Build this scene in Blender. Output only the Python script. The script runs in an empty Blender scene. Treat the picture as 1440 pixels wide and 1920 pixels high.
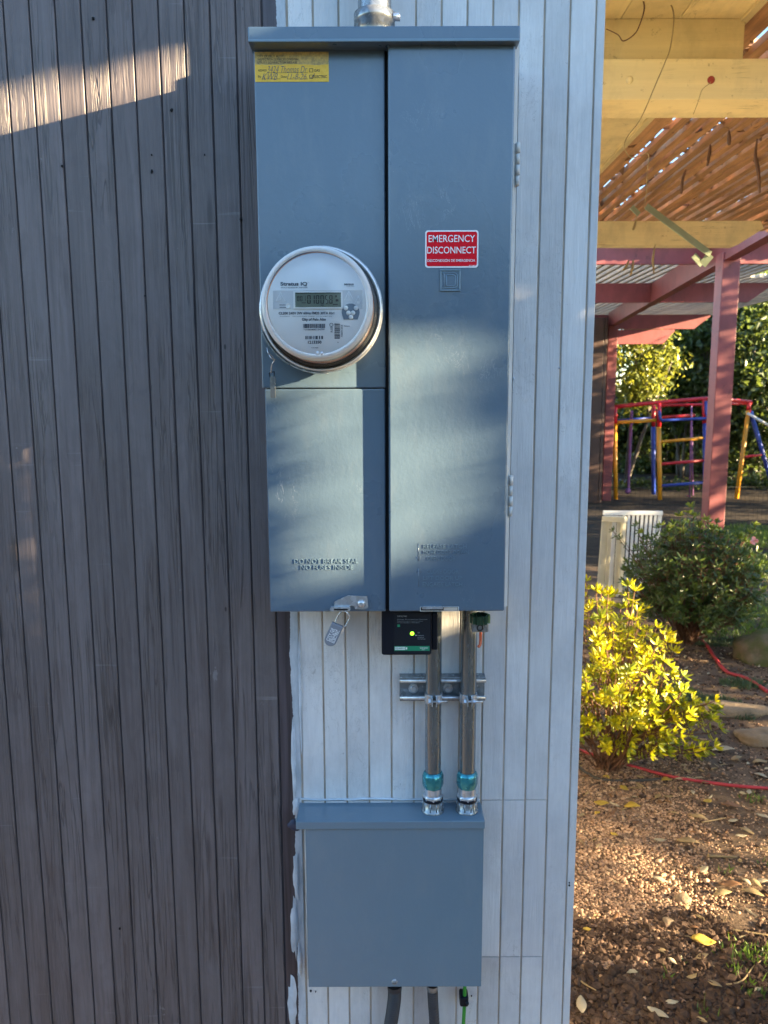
import bpy, bmesh, math, random
import numpy as np
from mathutils import Vector, Matrix, Quaternion, noise as mnoise
R = math.radians
rnd = random.Random(7)
sc = bpy.context.scene
col = sc.collection

# ------------------------------------------------------------------ camera
F = 1442.0                       # focal length in photo pixels (photo 1440 x 1920)
PITCH, ROLL, CAMZ = R(8.4), R(0.2), 1.70
CAM = Vector((0, 0, CAMZ))
_right = Vector((math.cos(ROLL), 0, -math.sin(ROLL)))
_fwd = Vector((0, math.cos(PITCH), -math.sin(PITCH)))
_right = (_right - _fwd * _right.dot(_fwd)).normalized()
_up = _right.cross(_fwd)
cd = bpy.data.cameras.new('camera')
cam = bpy.data.objects.new('camera', cd); col.objects.link(cam)
cam.matrix_world = Matrix(((_right.x, _up.x, -_fwd.x, 0), (_right.y, _up.y, -_fwd.y, 0),
                           (_right.z, _up.z, -_fwd.z, CAMZ), (0, 0, 0, 1)))
cd.sensor_fit = 'HORIZONTAL'; cd.sensor_width = 36; cd.lens = 36 * F / 1440
cd.clip_start = 0.02; cd.clip_end = 2000
cd.dof.use_dof = True; cd.dof.focus_distance = 1.17; cd.dof.aperture_fstop = 14
sc.camera = cam
sc.render.resolution_x = 768; sc.render.resolution_y = 1024

# ------------------------------------------------------------------ sky, sun, exposure
SUN_A, SUN_E = R(15.5), R(12.5)     # angle out from the wall plane, elevation
SUN = Vector((math.cos(SUN_E) * math.cos(SUN_A), -math.cos(SUN_E) * math.sin(SUN_A), math.sin(SUN_E)))
w = bpy.data.worlds.new('World'); sc.world = w; w.use_nodes = True
nt = w.node_tree; nt.nodes.clear()
sky = nt.nodes.new('ShaderNodeTexSky'); sky.sky_type = 'NISHITA'; sky.sun_disc = False
sky.sun_elevation = SUN_E; sky.sun_rotation = math.atan2(SUN.x, SUN.y)
sky.air_density = 1.0; sky.dust_density = 0.2; sky.ozone_density = 2.6
bg = nt.nodes.new('ShaderNodeBackground'); bg.inputs[1].default_value = 0.068
wo = nt.nodes.new('ShaderNodeOutputWorld')
nt.links.new(sky.outputs[0], bg.inputs[0]); nt.links.new(bg.outputs[0], wo.inputs[0])
sl = bpy.data.lights.new('sun', 'SUN'); sl.energy = 5.0; sl.angle = R(0.53); sl.color = (1.0, 0.77, 0.46)
so = bpy.data.objects.new('sun', sl); col.objects.link(so)
so.rotation_euler = SUN.to_track_quat('Z', 'Y').to_euler(); so.location = SUN * 30
sc.view_settings.view_transform = 'Standard'; sc.view_settings.look = 'None'
sc.view_settings.exposure = 3.45; sc.view_settings.gamma = 1
sc.view_settings.use_curve_mapping = False

# ------------------------------------------------------------------ pixel -> place
def ray(px, py):
    return (_right * ((px - 720) / F) + _up * ((960 - py) / F) + _fwd)
def W(px, py, Y):                # where the ray meets the upright plane y = Y
    d = ray(px, py); return CAM + d * (Y / d.y)
def H(px, py, Z):                # where it meets the level plane z = Z
    d = ray(px, py); return CAM + d * ((Z - CAMZ) / d.z)
def gh(x, y):                    # ground height
    return 0.018 * mnoise.noise((x * 1.3, y * 1.3, 0)) + 0.008 * mnoise.noise((x * 5, y * 5, 3))
def G(px, py):
    p = H(px, py, 0)
    for _ in range(2): p = H(px, py, gh(p.x, p.y))
    return p

# ------------------------------------------------------------------ materials
class NT:
    def __init__(s, name):
        s.m = bpy.data.materials.new(name); s.m.use_nodes = True; s.nt = s.m.node_tree
        s.b = s.nt.nodes['Principled BSDF']; s.out = s.nt.nodes['Material Output']
    def n(s, t): return s.nt.nodes.new(t)
    def l(s, a, b): s.nt.links.new(a, b)
    def pos(s, scale=(1, 1, 1), obj=False):
        if obj:
            g = s.n('ShaderNodeTexCoord').outputs['Object']
        else:
            g = s.n('ShaderNodeNewGeometry').outputs['Position']
        if getattr(s, 'off', False):          # every board gets its own piece of grain
            cb = s.n('ShaderNodeCombineXYZ'); s.l(s.math('MULTIPLY', s.rand(), 13.0), cb.inputs[0]); s.l(s.math('MULTIPLY', s.rand(), 29.0), cb.inputs[2])
            ad = s.n('ShaderNodeVectorMath'); s.l(g, ad.inputs[0]); s.l(cb.outputs[0], ad.inputs[1]); g = ad.outputs[0]
        v = s.n('ShaderNodeVectorMath'); v.operation = 'MULTIPLY'; s.l(g, v.inputs[0]); v.inputs[1].default_value = scale
        return v.outputs[0]
    def noise(s, scale=(1, 1, 1), sc_=1.0, det=4, rough=.55, dist=0, obj=False):
        t = s.n('ShaderNodeTexNoise'); s.l(s.pos(scale, obj), t.inputs['Vector'])
        t.inputs['Scale'].default_value = sc_; t.inputs['Detail'].default_value = det
        t.inputs['Roughness'].default_value = rough; t.inputs['Distortion'].default_value = dist
        return t.outputs['Fac']
    def ramp(s, fac, stops):
        r = s.n('ShaderNodeValToRGB'); s.l(fac, r.inputs[0]); e = r.color_ramp.elements
        while len(e) < len(stops): e.new(0.5)
        for k, (p, c) in enumerate(stops):
            e[k].position = p; e[k].color = (c, c, c, 1) if not hasattr(c, '__len__') else (*c, 1)
        return r.outputs[0]
    def mix(s, fac, a, b, mode='MIX'):
        x = s.n('ShaderNodeMix'); x.data_type = 'RGBA'; x.blend_type = mode
        for i, v in ((0, fac), (6, a), (7, b)):
            if hasattr(v, 'is_linked'): s.l(v, x.inputs[i])
            elif i == 0: x.inputs[0].default_value = v
            else: x.inputs[i].default_value = (*v, 1)
        return x.outputs[2]
    def math(s, op, a, b=0.5):
        x = s.n('ShaderNodeMath'); x.operation = op
        for i, v in ((0, a), (1, b)):
            if hasattr(v, 'is_linked'): s.l(v, x.inputs[i])
            else: x.inputs[i].default_value = v
        return x.outputs[0]
    def rand(s): return s.n('ShaderNodeObjectInfo').outputs['Random']
    def bump(s, h, strength, dist=0.002, prev=None):
        b = s.n('ShaderNodeBump'); b.inputs['Strength'].default_value = strength; b.inputs['Distance'].default_value = dist
        s.l(h, b.inputs['Height'])
        if prev is not None: s.l(prev, b.inputs['Normal'])
        return b.outputs[0]
    def done(s, color=None, rough=None, metal=None, normal=None, spec=None):
        for key, v in (('Base Color', color), ('Roughness', rough), ('Metallic', metal), ('Normal', normal), ('Specular IOR Level', spec)):
            if v is None: continue
            if hasattr(v, 'is_linked'): s.l(v, s.b.inputs[key])
            else: s.b.inputs[key].default_value = (*v, 1) if key == 'Base Color' else v
        return s.m

def simple(name, c, rough=.5, metal=0, var=.15, bs=60, bstr=.15, bd=.001, spec=.5):
    t = NT(name)
    n1 = t.noise((1, 1, 1), bs * .3, 4)
    cc = t.mix(t.ramp(n1, [(.3, 0), (.7, 1)]), tuple(x * (1 - var) for x in c), tuple(min(1, x * (1 + var)) for x in c))
    nm = t.bump(t.noise((1, 1, 1), bs, 4), bstr, bd)
    return t.done(cc, rough, metal, nm, spec)

M = {}
def knots(t, scale, lo, hi):
    v = t.n('ShaderNodeTexVoronoi'); t.l(t.pos(scale), v.inputs['Vector']); v.inputs['Scale'].default_value = 1.0
    return t.ramp(v.outputs['Distance'], [(lo, 1), (hi, 0)])
def mk_dark_siding():
    t = NT('dark_stained_siding'); t.off = True
    g1 = t.noise((85, 20, 3.4), 1, 7, .66, 1.1)
    g2 = t.noise((330, 20, 9), 1, 4, .6)
    g3 = t.noise((30, 9, 14), 1, 5, .6, 1.5)
    cracks = t.ramp(t.noise((62, 8, 1.7), 1.0, 4, .55, 1.6), [(.465, 1), (.495, 0), (.505, 0), (.535, 1)])
    cmask = t.ramp(t.noise((7, 5, 2.2), 1, 3), [(.44, 0), (.58, 1)])
    cr = t.math('MAXIMUM', cracks, t.math('SUBTRACT', 1.0, cmask))
    base = t.mix(t.ramp(g1, [(.3, 0), (.7, 1)]), (.086, .067, .066), (.172, .143, .145))
    big = t.ramp(t.noise((3.2, 2, 1.6), 1, 5, .6), [(.32, 0), (.68, 1)])
    base = t.mix(t.math('MULTIPLY', big, .55), base, (.165, .148, .152))
    base = t.mix(t.math('MULTIPLY', t.ramp(g3, [(.45, 0), (.75, 1)]), .35), base, (.075, .062, .062))
    base = t.mix(t.math('MULTIPLY', t.math('SUBTRACT', 1.0, cr), .55), base, (.028, .023, .025))
    kn = knots(t, (17, 4, 2.6), .05, .11); base = t.mix(t.math('MULTIPLY', kn, .55), base, (.035, .028, .028))
    nail = knots(t, (21, 4, 9), .030, .045); nm_ = t.ramp(t.noise((2, 2, 2), 3, 2), [(.5, 0), (.56, 1)])
    base = t.mix(t.math('MULTIPLY', t.math('MULTIPLY', nail, nm_), .8), base, (.015, .013, .013))
    chip = t.ramp(t.noise((26, 20, 17), 1, 5, .72), [(.70, 0), (.735, 1)])
    base = t.mix(t.math('MULTIPLY', chip, .45), base, (.30, .29, .30))
    scuff = t.ramp(t.noise((4, 3, 75), 1, 4, .62), [(.68, 0), (.76, 1)])
    base = t.mix(t.math('MULTIPLY', scuff, .28), base, (.33, .33, .35))
    v = t.math('ADD', .86, t.math('MULTIPLY', t.rand(), .28))
    base = t.mix(1.0, base, v, 'MULTIPLY')
    h = t.math('ADD', t.math('MULTIPLY', g1, .6), t.math('MULTIPLY', g2, .25))
    h = t.math('ADD', h, t.math('MULTIPLY', cr, .5)); h = t.math('ADD', h, t.math('MULTIPLY', g3, .25))
    return t.done(base, t.ramp(g1, [(.2, .40), (.8, .62)]), None, t.bump(h, .75, .0028), .45)
def mk_white_siding():
    t = NT('white_primed_siding'); t.off = True
    g1 = t.noise((110, 20, 9), 1, 6, .68, .8)
    base = t.mix(t.ramp(g1, [(.3, 0), (.75, 1)]), (.63, .62, .612), (.73, .72, .71))
    smu = t.ramp(t.noise((8, 6, 5), 1, 6, .68), [(.44, 0), (.72, 1)])
    base = t.mix(t.math('MULTIPLY', smu, .55), base, (.38, .375, .38))
    wash = t.ramp(t.noise((2, 2, 1.2), 1.3, 4), [(.35, 0), (.7, 1)]); base = t.mix(t.math('MULTIPLY', wash, .3), base, (.44, .45, .48))
    sp = t.ramp(t.noise((60, 60, 42), 1, 5, .75, 1.0), [(.67, 0), (.72, 1)])
    spm = t.ramp(t.noise((4, 4, 4), 2.1, 3), [(.42, 0), (.58, 1)])
    base = t.mix(t.math('MULTIPLY', t.math('MULTIPLY', sp, spm), .7), base, (.18, .165, .15))
    scr = t.ramp(t.noise((9, 9, 3.1), 3.0, 5, .7, 2.5), [(.490, 0), (.5, 1), (.510, 0)])
    scm = t.ramp(t.noise((3, 3, 3), 1.7, 2), [(.54, 0), (.62, 1)])
    base = t.mix(t.math('MULTIPLY', t.math('MULTIPLY', scr, scm), .45), base, (.25, .24, .24))
    v = t.math('ADD', .93, t.math('MULTIPLY', t.rand(), .12))
    base = t.mix(1.0, base, v, 'MULTIPLY')
    h = t.math('ADD', g1, t.math('MULTIPLY', t.noise((420, 20, 30), 1, 3), .4))
    return t.done(base, .48, None, t.bump(h, .5, .0018), .4)
def mk_edge_plank():       # ragged edge between the dark stain and the pale primer
    t = NT('ragged_paint_edge')
    x = W(545, 1200, 1.27).x
    geo = t.n('ShaderNodeNewGeometry'); sep = t.n('ShaderNodeSeparateXYZ'); t.l(geo.outputs['Position'], sep.inputs[0])
    d = t.math('SUBTRACT', sep.outputs[0], x)
    n = t.math('SUBTRACT', t.noise((20, 1, 60), 1, 5, .75), .5)
    n2 = t.math('SUBTRACT', t.noise((1, 1, 9), 1, 3, .6), .5)
    f = t.math('ADD', d, t.math('ADD', t.math('MULTIPLY', n, .008), t.math('MULTIPLY', n2, .010)))
    fac = t.math('GREATER_THAN', f, 0.0)
    g1 = t.noise((110, 20, 4), 1, 5, .65, .4)
    dk = t.mix(t.ramp(g1, [(.3, 0), (.7, 1)]), (.035, .028, .032), (.085, .07, .08))
    wh = t.mix(t.ramp(t.noise((30, 10, 9), 1, 5, .7), [(.3, 0), (.7, 1)]), (.30, .35, .39), (.60, .62, .65))
    c = t.mix(fac, dk, wh)
    return t.done(c, .45, None, t.bump(t.math('ADD', g1, t.math('MULTIPLY', fac, .5)), .5, .0018))
M['dark'] = mk_dark_siding(); M['white'] = mk_white_siding(); M['edge'] = mk_edge_plank()
M['groove_dark'] = simple('dark_groove', (.052, .045, .049), .8, var=.3)
M['groove_tan'] = simple('tan_groove', (.46, .385, .31), .8, var=.3, bs=40)
M['putty'] = simple('smeared_caulk', (.52, .56, .60), .35, var=.25, bs=70, bstr=.6, bd=.003)

def mk_enamel(name, c1, c2, r0=.24):
    t = NT(name)
    peel = t.noise((1, 1, 1), 210, 3, .5); drip = t.noise((1, 1, .5), 70, 3, .5); wave = t.noise((1, 1, .6), 7, 2, .4)
    dm = t.ramp(t.noise((1, 1, 1), 4, 2), [(.42, 0), (.62, 1)])
    c = t.mix(t.ramp(t.noise((1, 1, 1), 2.2, 3), [(.3, 0), (.7, 1)]), c1, c2)
    dust = t.ramp(t.noise((1, 1, 1), 150, 4, .7), [(.70, 0), (.76, 1)])
    c = t.mix(t.math('MULTIPLY', dust, .22), c, (.5, .5, .48))
    scr = t.ramp(t.noise((14, 14, 5), 1.6, 5, .65, 2.2), [(.494, 0), (.5, 1), (.506, 0)]); sm = t.ramp(t.noise((1, 1, 1), 6, 2), [(.62, 0), (.68, 1)])
    c = t.mix(t.math('MULTIPLY', t.math('MULTIPLY', scr, sm), .35), c, (.55, .58, .6))
    film = t.ramp(t.noise((5, 5, 1.6), 5, 5, .7), [(.52, 0), (.8, 1)]); c = t.mix(t.math('MULTIPLY', film, .10), c, (.36, .35, .32))
    n = t.bump(peel, .25, .0007); n = t.bump(t.math('MULTIPLY', drip, dm), .26, .0014, n); n = t.bump(wave, .18, .006, n)
    t.b.inputs['Coat Weight'].default_value = .7; t.b.inputs['Coat Roughness'].default_value = .16
    return t.done(c, t.ramp(t.noise((1, 1, 1), 9, 4), [(.3, r0), (.7, r0 + .12)]), None, n, .5)
M['enamel'] = mk_enamel('grey_enamel', (.082, .130, .182), (.096, .148, .204))
M['enamel_light'] = mk_enamel('light_grey_enamel', (.125, .195, .250), (.137, .211, .268), .28)
M['rim_pale'] = simple('pale_and_sunlit_edge', (.55, .55, .53), .4, var=.08, bs=80)  # pale trim colour; on the side flange it carries painted sunlight
def mk_galv(name, c, rough=.3, metal=.85):
    t = NT(name)
    s = t.n('ShaderNodeTexVoronoi'); t.l(t.pos((1, 1, 1)), s.inputs['Vector']); s.inputs['Scale'].default_value = 140
    f = t.ramp(s.outputs['Color'], [(.2, 0), (.8, 1)])
    cc = t.mix(f, tuple(x * .72 for x in c), c)
    dirt = t.ramp(t.noise((1, 1, .3), 40, 5, .7), [(.5, 0), (.72, 1)])
    cc = t.mix(t.math('MULTIPLY', dirt, .3), cc, (.20, .19, .175))
    return t.done(cc, t.ramp(t.noise((1, 1, 1), 90, 4), [(.3, rough * .7), (.7, rough * 1.5)]), metal, t.bump(t.noise((1, 1, .4), 160, 4), .2, .0006))
M['galv'] = mk_galv('galvanised_steel', (.30, .325, .345), .2, .5)
def mk_emt():
    t = NT('steel_tube'); f = t.noise((1, 1, .15), 60, 4, .6); sp = t.ramp(t.noise((1, 1, .6), 120, 4, .7), [(.62, 0), (.72, 1)])
    c = t.mix(f, (.20, .235, .26), (.28, .315, .34)); c = t.mix(t.math('MULTIPLY', sp, .35), c, (.20, .19, .17))
    return t.done(c, t.ramp(f, [(.3, .18), (.7, .32)]), .8, t.bump(t.noise((1, 1, .2), 90, 3), .06, .0005))
M['emt'] = mk_emt()
M['zinc'] = mk_galv('bright_zinc', (.62, .65, .68), .18, .55)
M['teal'] = mk_galv('teal_plated_nut', (.06, .34, .40), .2, .6)
M['greenplate'] = simple('dark_green_plate', (.025, .07, .045), .35, .4)
M['black'] = simple('black_plastic', (.006, .009, .016), .4, var=.1, bs=200, spec=.25)
M['navy'] = simple('dark_label', (.009, .012, .018), .5, var=.1, spec=.25)
M['hole'] = simple('dark_void', (.006, .006, .007), .9)
M['white_ink'] = simple('white_ink', (.8, .8, .8), .5, var=.02)
M['grey_ink'] = simple('grey_ink', (.25, .28, .3), .5, var=.02)
M['ink'] = simple('dark_blue_ink', (.035, .05, .085), .5, var=.02)
M['black_ink'] = simple('black_ink', (.006, .006, .007), .5, var=.02)
M['pen'] = simple('ballpoint_ink', (.05, .06, .10), .5, var=.02)
M['red_vinyl'] = simple('red_vinyl', (.66, .006, .018), .6, var=.03, bs=50, bstr=.05, spec=.15)
M['green_label'] = simple('green_label', (.01, .22, .11), .45, var=.03)
M['copper'] = simple('copper_wire', (.55, .13, .06), .4, .6)
M['flex'] = simple('grey_flexible_conduit', (.035, .038, .045), .55, var=.15)
M['green_wire'] = simple('green_wire', (.02, .24, .03), .35, var=.1)
M['tagplastic'] = simple('grey_seal_plastic', (.20, .21, .24), .35, var=.1)
def mk_led():
    t = NT('green_led'); t.b.inputs['Emission Color'].default_value = (.25, 1, .02, 1); t.b.inputs['Emission Strength'].default_value = .45
    return t.done((.2, .7, .05), .3)
M['led'] = mk_led()
def mk_sticker():
    t = NT('yellow_sticker')
    z0 = W(540, 121, 1.16).z
    geo = t.n('ShaderNodeNewGeometry'); sep = t.n('ShaderNodeSeparateXYZ'); t.l(geo.outputs['Position'], sep.inputs[0])
    up = t.math('ADD', t.math('SUBTRACT', sep.outputs[2], z0), t.math('MULTIPLY', t.math('SUBTRACT', t.noise((1, 1, 1), 60, 4), .5), .006))
    worn = t.math('GREATER_THAN', up, 0.0)
    mott = t.ramp(t.noise((1, 1, 1), 170, 5, .75), [(.4, 0), (.62, 1)])
    c1 = t.mix(mott, (.72, .43, .025), (.78, .50, .05))
    c2 = t.mix(mott, (.60, .42, .12), (.33, .25, .10))
    return t.done(t.mix(worn, c1, c2), .45, None, t.bump(mott, .15, .0004))
M['sticker'] = mk_sticker()
# meter
M['face'] = simple('pale_grey_face', (.70, .72, .75), .45, var=.03, bs=30, bstr=.02)
M['face_band'] = simple('grey_face_band', (.56, .58, .62), .45, var=.03, bs=30, bstr=.02)
M['white_plastic'] = simple('white_plastic', (.74, .75, .76), .4, var=.03)
M['lcd'] = simple('lcd_glass', (.135, .165, .135), .25, var=.08, bs=20, bstr=.02)
M['meter_base'] = simple('dark_meter_base', (.05, .055, .06), .4, var=.2)
def mk_clear():
    t = NT('clear_cover')
    tr = t.n('ShaderNodeBsdfTransparent'); tr.inputs[0].default_value = (.985, .985, .98, 1)
    gl = t.n('ShaderNodeBsdfGlossy'); gl.inputs['Roughness'].default_value = .05
    lw = t.n('ShaderNodeLayerWeight'); lw.inputs['Blend'].default_value = .22
    mx = t.n('ShaderNodeMixShader')
    f = t.math('ADD', t.math('MULTIPLY', lw.outputs['Fresnel'], .9), .02)
    t.l(f, mx.inputs[0]); t.l(tr.outputs[0], mx.inputs[1]); t.l(gl.outputs[0], mx.inputs[2])
    t.l(mx.outputs[0], t.out.inputs['Surface']); return t.m
M['clear'] = mk_clear()
def mk_frost():
    t = NT('frosted_rim')
    tr = t.n('ShaderNodeBsdfTransparent'); df = t.n('ShaderNodeBsdfPrincipled')
    df.inputs['Base Color'].default_value = (.92, .92, .90, 1); df.inputs['Roughness'].default_value = .08
    df.inputs['Transmission Weight'].default_value = .0
    mx = t.n('ShaderNodeMixShader')
    lw = t.n('ShaderNodeLayerWeight'); lw.inputs['Blend'].default_value = .5
    t.l(t.math('ADD', .50, t.math('MULTIPLY', lw.outputs['Facing'], .35)), mx.inputs[0])
    t.l(tr.outputs[0], mx.inputs[1]); t.l(df.outputs[0], mx.inputs[2]); t.l(mx.outputs[0], t.out.inputs['Surface']); return t.m
M['frost'] = mk_frost()
M['inner'] = simple('silver_inner_wall', (.42, .43, .42), .3, .35, var=.1, bs=20)
M['orange'] = simple('copper_band', (.62, .25, .12), .4, .3)

# ------------------------------------------------------------------ mesh helpers
class MB:
    def __init__(s): s.v = []; s.f = []; s.smooth = []
    def add(s, vs, fs, smooth=False):
        o = len(s.v); s.v += [tuple(v) for v in vs]; s.f += [tuple(i + o for i in f) for f in fs]; s.smooth += [smooth] * len(fs)
    def box(s, lo, hi, bev=0.0):
        x0, y0, z0 = lo; x1, y1, z1 = hi
        if bev <= 0:
            s.add([(x0, y0, z0), (x1, y0, z0), (x1, y1, z0), (x0, y1, z0), (x0, y0, z1), (x1, y0, z1), (x1, y1, z1), (x0, y1, z1)],
                  [(0, 3, 2, 1), (4, 5, 6, 7), (0, 1, 5, 4), (1, 2, 6, 5), (2, 3, 7, 6), (3, 0, 4, 7)]); return
        bm = bmesh.new(); bmesh.ops.create_cube(bm, size=1)
        for v in bm.verts:
            v.co = Vector(((x0 + x1) / 2 + v.co.x * (x1 - x0), (y0 + y1) / 2 + v.co.y * (y1 - y0), (z0 + z1) / 2 + v.co.z * (z1 - z0)))
        bmesh.ops.bevel(bm, geom=bm.edges[:], offset=bev, segments=2, affect='EDGES', profile=.5)
        s.bm(bm)
    def bm(s, bm, smooth=False):
        bm.verts.ensure_lookup_table(); bm.verts.index_update()
        s.add([v.co[:] for v in bm.verts], [[v.index for v in f.verts] for f in bm.faces], smooth); bm.free()
    def bar(s, a, b, wx, wz, up=(0, 0, 1)):        # rectangular bar from a to b
        a = Vector(a); b = Vector(b); d = (b - a).normalized(); u = Vector(up)
        sx = d.cross(u).normalized() * wx / 2; sz = sx.cross(d).normalized() * wz / 2
        vs = [p + i * sx + j * sz for p in (a, b) for i, j in ((-1, -1), (1, -1), (1, 1), (-1, 1))]
        s.add(vs, [(3, 2, 1, 0), (4, 5, 6, 7), (0, 1, 5, 4), (1, 2, 6, 5), (2, 3, 7, 6), (3, 0, 4, 7)])
    def tube(s, path, r, seg=8, cap=True):
        path = [Vector(p) for p in path]; n = len(path); rs = r if hasattr(r, '__len__') else [r] * n
        t0 = (path[1] - path[0]).normalized(); ref = Vector((0, 0, 1)) if abs(t0.z) < .9 else Vector((1, 0, 0))
        u = t0.cross(ref).normalized(); vs = []
        for i, p in enumerate(path):
            t = (path[min(i + 1, n - 1)] - path[max(i - 1, 0)]).normalized()
            u = (u - t * u.dot(t)).normalized(); v = t.cross(u)
            for k in range(seg):
                a = 2 * math.pi * k / seg; vs.append(p + (u * math.cos(a) + v * math.sin(a)) * rs[i])
        fs = [(i * seg + k, i * seg + (k + 1) % seg, (i + 1) * seg + (k + 1) % seg, (i + 1) * seg + k) for i in range(n - 1) for k in range(seg)]
        s.add(vs, fs, True)
        if cap: s.add(vs[:seg], [tuple(reversed(range(seg)))]); s.add(vs[-seg:], [tuple(range(seg))])
    def lathe(s, c, axis, prof, seg=48, smooth=True, close=False):     # prof: (radius, distance along axis)
        c = Vector(c); ax = Vector(axis).normalized(); ref = Vector((0, 0, 1)) if abs(ax.z) < .9 else Vector((1, 0, 0))
        u = ax.cross(ref).normalized(); v = ax.cross(u); vs = []
        for r, h in prof:
            for k in range(seg):
                a = 2 * math.pi * k / seg; vs.append(c + ax * h + (u * math.cos(a) + v * math.sin(a)) * r)
        fs = [(i * seg + k, i * seg + (k + 1) % seg, (i + 1) * seg + (k + 1) % seg, (i + 1) * seg + k) for i in range(len(prof) - 1) for k in range(seg)]
        s.add(vs, fs, smooth)
        if close:
            s.add(vs[:seg], [tuple(reversed(range(seg)))]); s.add(vs[-seg:], [tuple(range(seg))])
    def prism(s, poly, d):        # planar polygon (3-D points) pushed by vector d
        n = len(poly); a = [Vector(p) for p in poly]; b = [p + Vector(d) for p in a]
        s.add(a + b, [tuple(range(n)), tuple(reversed(range(n, 2 * n)))] + [(i, i + n, (i + 1) % n + n, (i + 1) % n) for i in range(n)])
    def build(s, name, mat, parent=None, fix=True):
        me = bpy.data.meshes.new(name); me.from_pydata(s.v, [], s.f)
        me.polygons.foreach_set('use_smooth', s.smooth)
        if fix:
            b = bmesh.new(); b.from_mesh(me); bmesh.ops.remove_doubles(b, verts=b.verts, dist=1e-6)
            bmesh.ops.recalc_face_normals(b, faces=b.faces); b.to_mesh(me); b.free()
        me.materials.append(mat if not isinstance(mat, str) else M[mat])
        return place(bpy.data.objects.new(name, me), parent)

def place(o, parent=None):
    col.objects.link(o)
    if parent is not None:
        o.parent = parent
        o.matrix_parent_inverse = wm(parent).inverted()
    return o
def wm(o):                       # world matrix without a depsgraph update
    m = Matrix.LocRotScale(o.location, o.rotation_euler, o.scale)
    return m if o.parent is None else wm(o.parent) @ o.matrix_parent_inverse @ m
def tag(o, label=None, cat=None, group=None, kind=None):
    for k, v in (('label', label), ('category', cat), ('group', group), ('kind', kind)):
        if v: o[k] = v
    return o
def thing(name, label, cat, loc=(0, 0, 0), group=None):
    o = bpy.data.objects.new(name, None); o.location = loc; o.empty_display_size = .1; col.objects.link(o)
    return tag(o, label, cat, group)
def boxo(name, lo, hi, mat, parent=None, bev=0):
    m = MB(); m.box(lo, hi, bev); return m.build(name, mat, parent)
def tubeo(name, path, r, mat, parent=None, seg=10):
    m = MB(); m.tube(path, r, seg); return m.build(name, mat, parent)
def rbox(name, px0, py0, px1, py1, Y, th, mat, parent, bev=0, pxs=None):      # upright slab whose front face fills a pixel box on plane Y
    a = W(px0, py1, Y); b = W(px1, py0, Y)
    return boxo(name, (a.x, Y, a.z), (b.x, Y + th, b.z), mat, parent, bev)
def rounded(px0, py0, px1, py1, Y, r, n=6):
    a = W(px0, py1, Y); b = W(px1, py0, Y); pts = []
    for cx, cz, a0 in ((b.x - r, b.z - r, 0), (a.x + r, b.z - r, 90), (a.x + r, a.z + r, 180), (b.x - r, a.z + r, 270)):
        for k in range(n + 1):
            t = R(a0 + 90 * k / n); pts.append((cx + r * math.cos(t), Y, cz + r * math.sin(t)))
    return pts
def catmull(pts, n=6):
    pts = [Vector(p) for p in pts]; out = []
    P = [pts[0]] + pts + [pts[-1]]
    for i in range(1, len(P) - 2):
        for k in range(n):
            t = k / n; a, b, c, d = P[i - 1], P[i], P[i + 1], P[i + 2]
            out.append(.5 * ((2 * b) + (c - a) * t + (2 * a - 5 * b + 4 * c - d) * t * t + (3 * b - a - 3 * c + d) * t ** 3))
    return out + [pts[-1]]
dg = None
def txt(s, px0, py0, px1, py1, Y, mat, parent, ext=.0002, bold=0.0, shear=0.0, rot=0, name='lettering'):
    c = bpy.data.curves.new('t', 'FONT'); c.body = s; c.extrude = 0.02; c.offset = bold; c.shear = shear; c.resolution_u = 3
    o = bpy.data.objects.new('t', c); col.objects.link(o)
    d = bpy.context.evaluated_depsgraph_get(); me = bpy.data.meshes.new_from_object(o.evaluated_get(d))
    bpy.data.objects.remove(o); bpy.data.curves.remove(c)
    me.name = name
    n = len(me.vertices); co = np.empty(n * 3); me.vertices.foreach_get('co', co); co = co.reshape(-1, 3)
    lo, hi = co.min(0), co.max(0); u = (co - lo) / np.maximum(hi - lo, 1e-9)
    if rot == 90: u = np.stack([1 - u[:, 1], u[:, 0], u[:, 2]], 1)          # reads upwards
    a = W(px0, py1, Y); b = W(px1, py0, Y)
    out = np.stack([a.x + u[:, 0] * (b.x - a.x), Y + ext * (.5 - u[:, 2]), a.z + u[:, 1] * (b.z - a.z)], 1)
    me.vertices.foreach_set('co', out.ravel()); me.materials.clear(); me.materials.append(M[mat]); me.update()
    return place(bpy.data.objects.new(name, me), parent)

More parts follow.
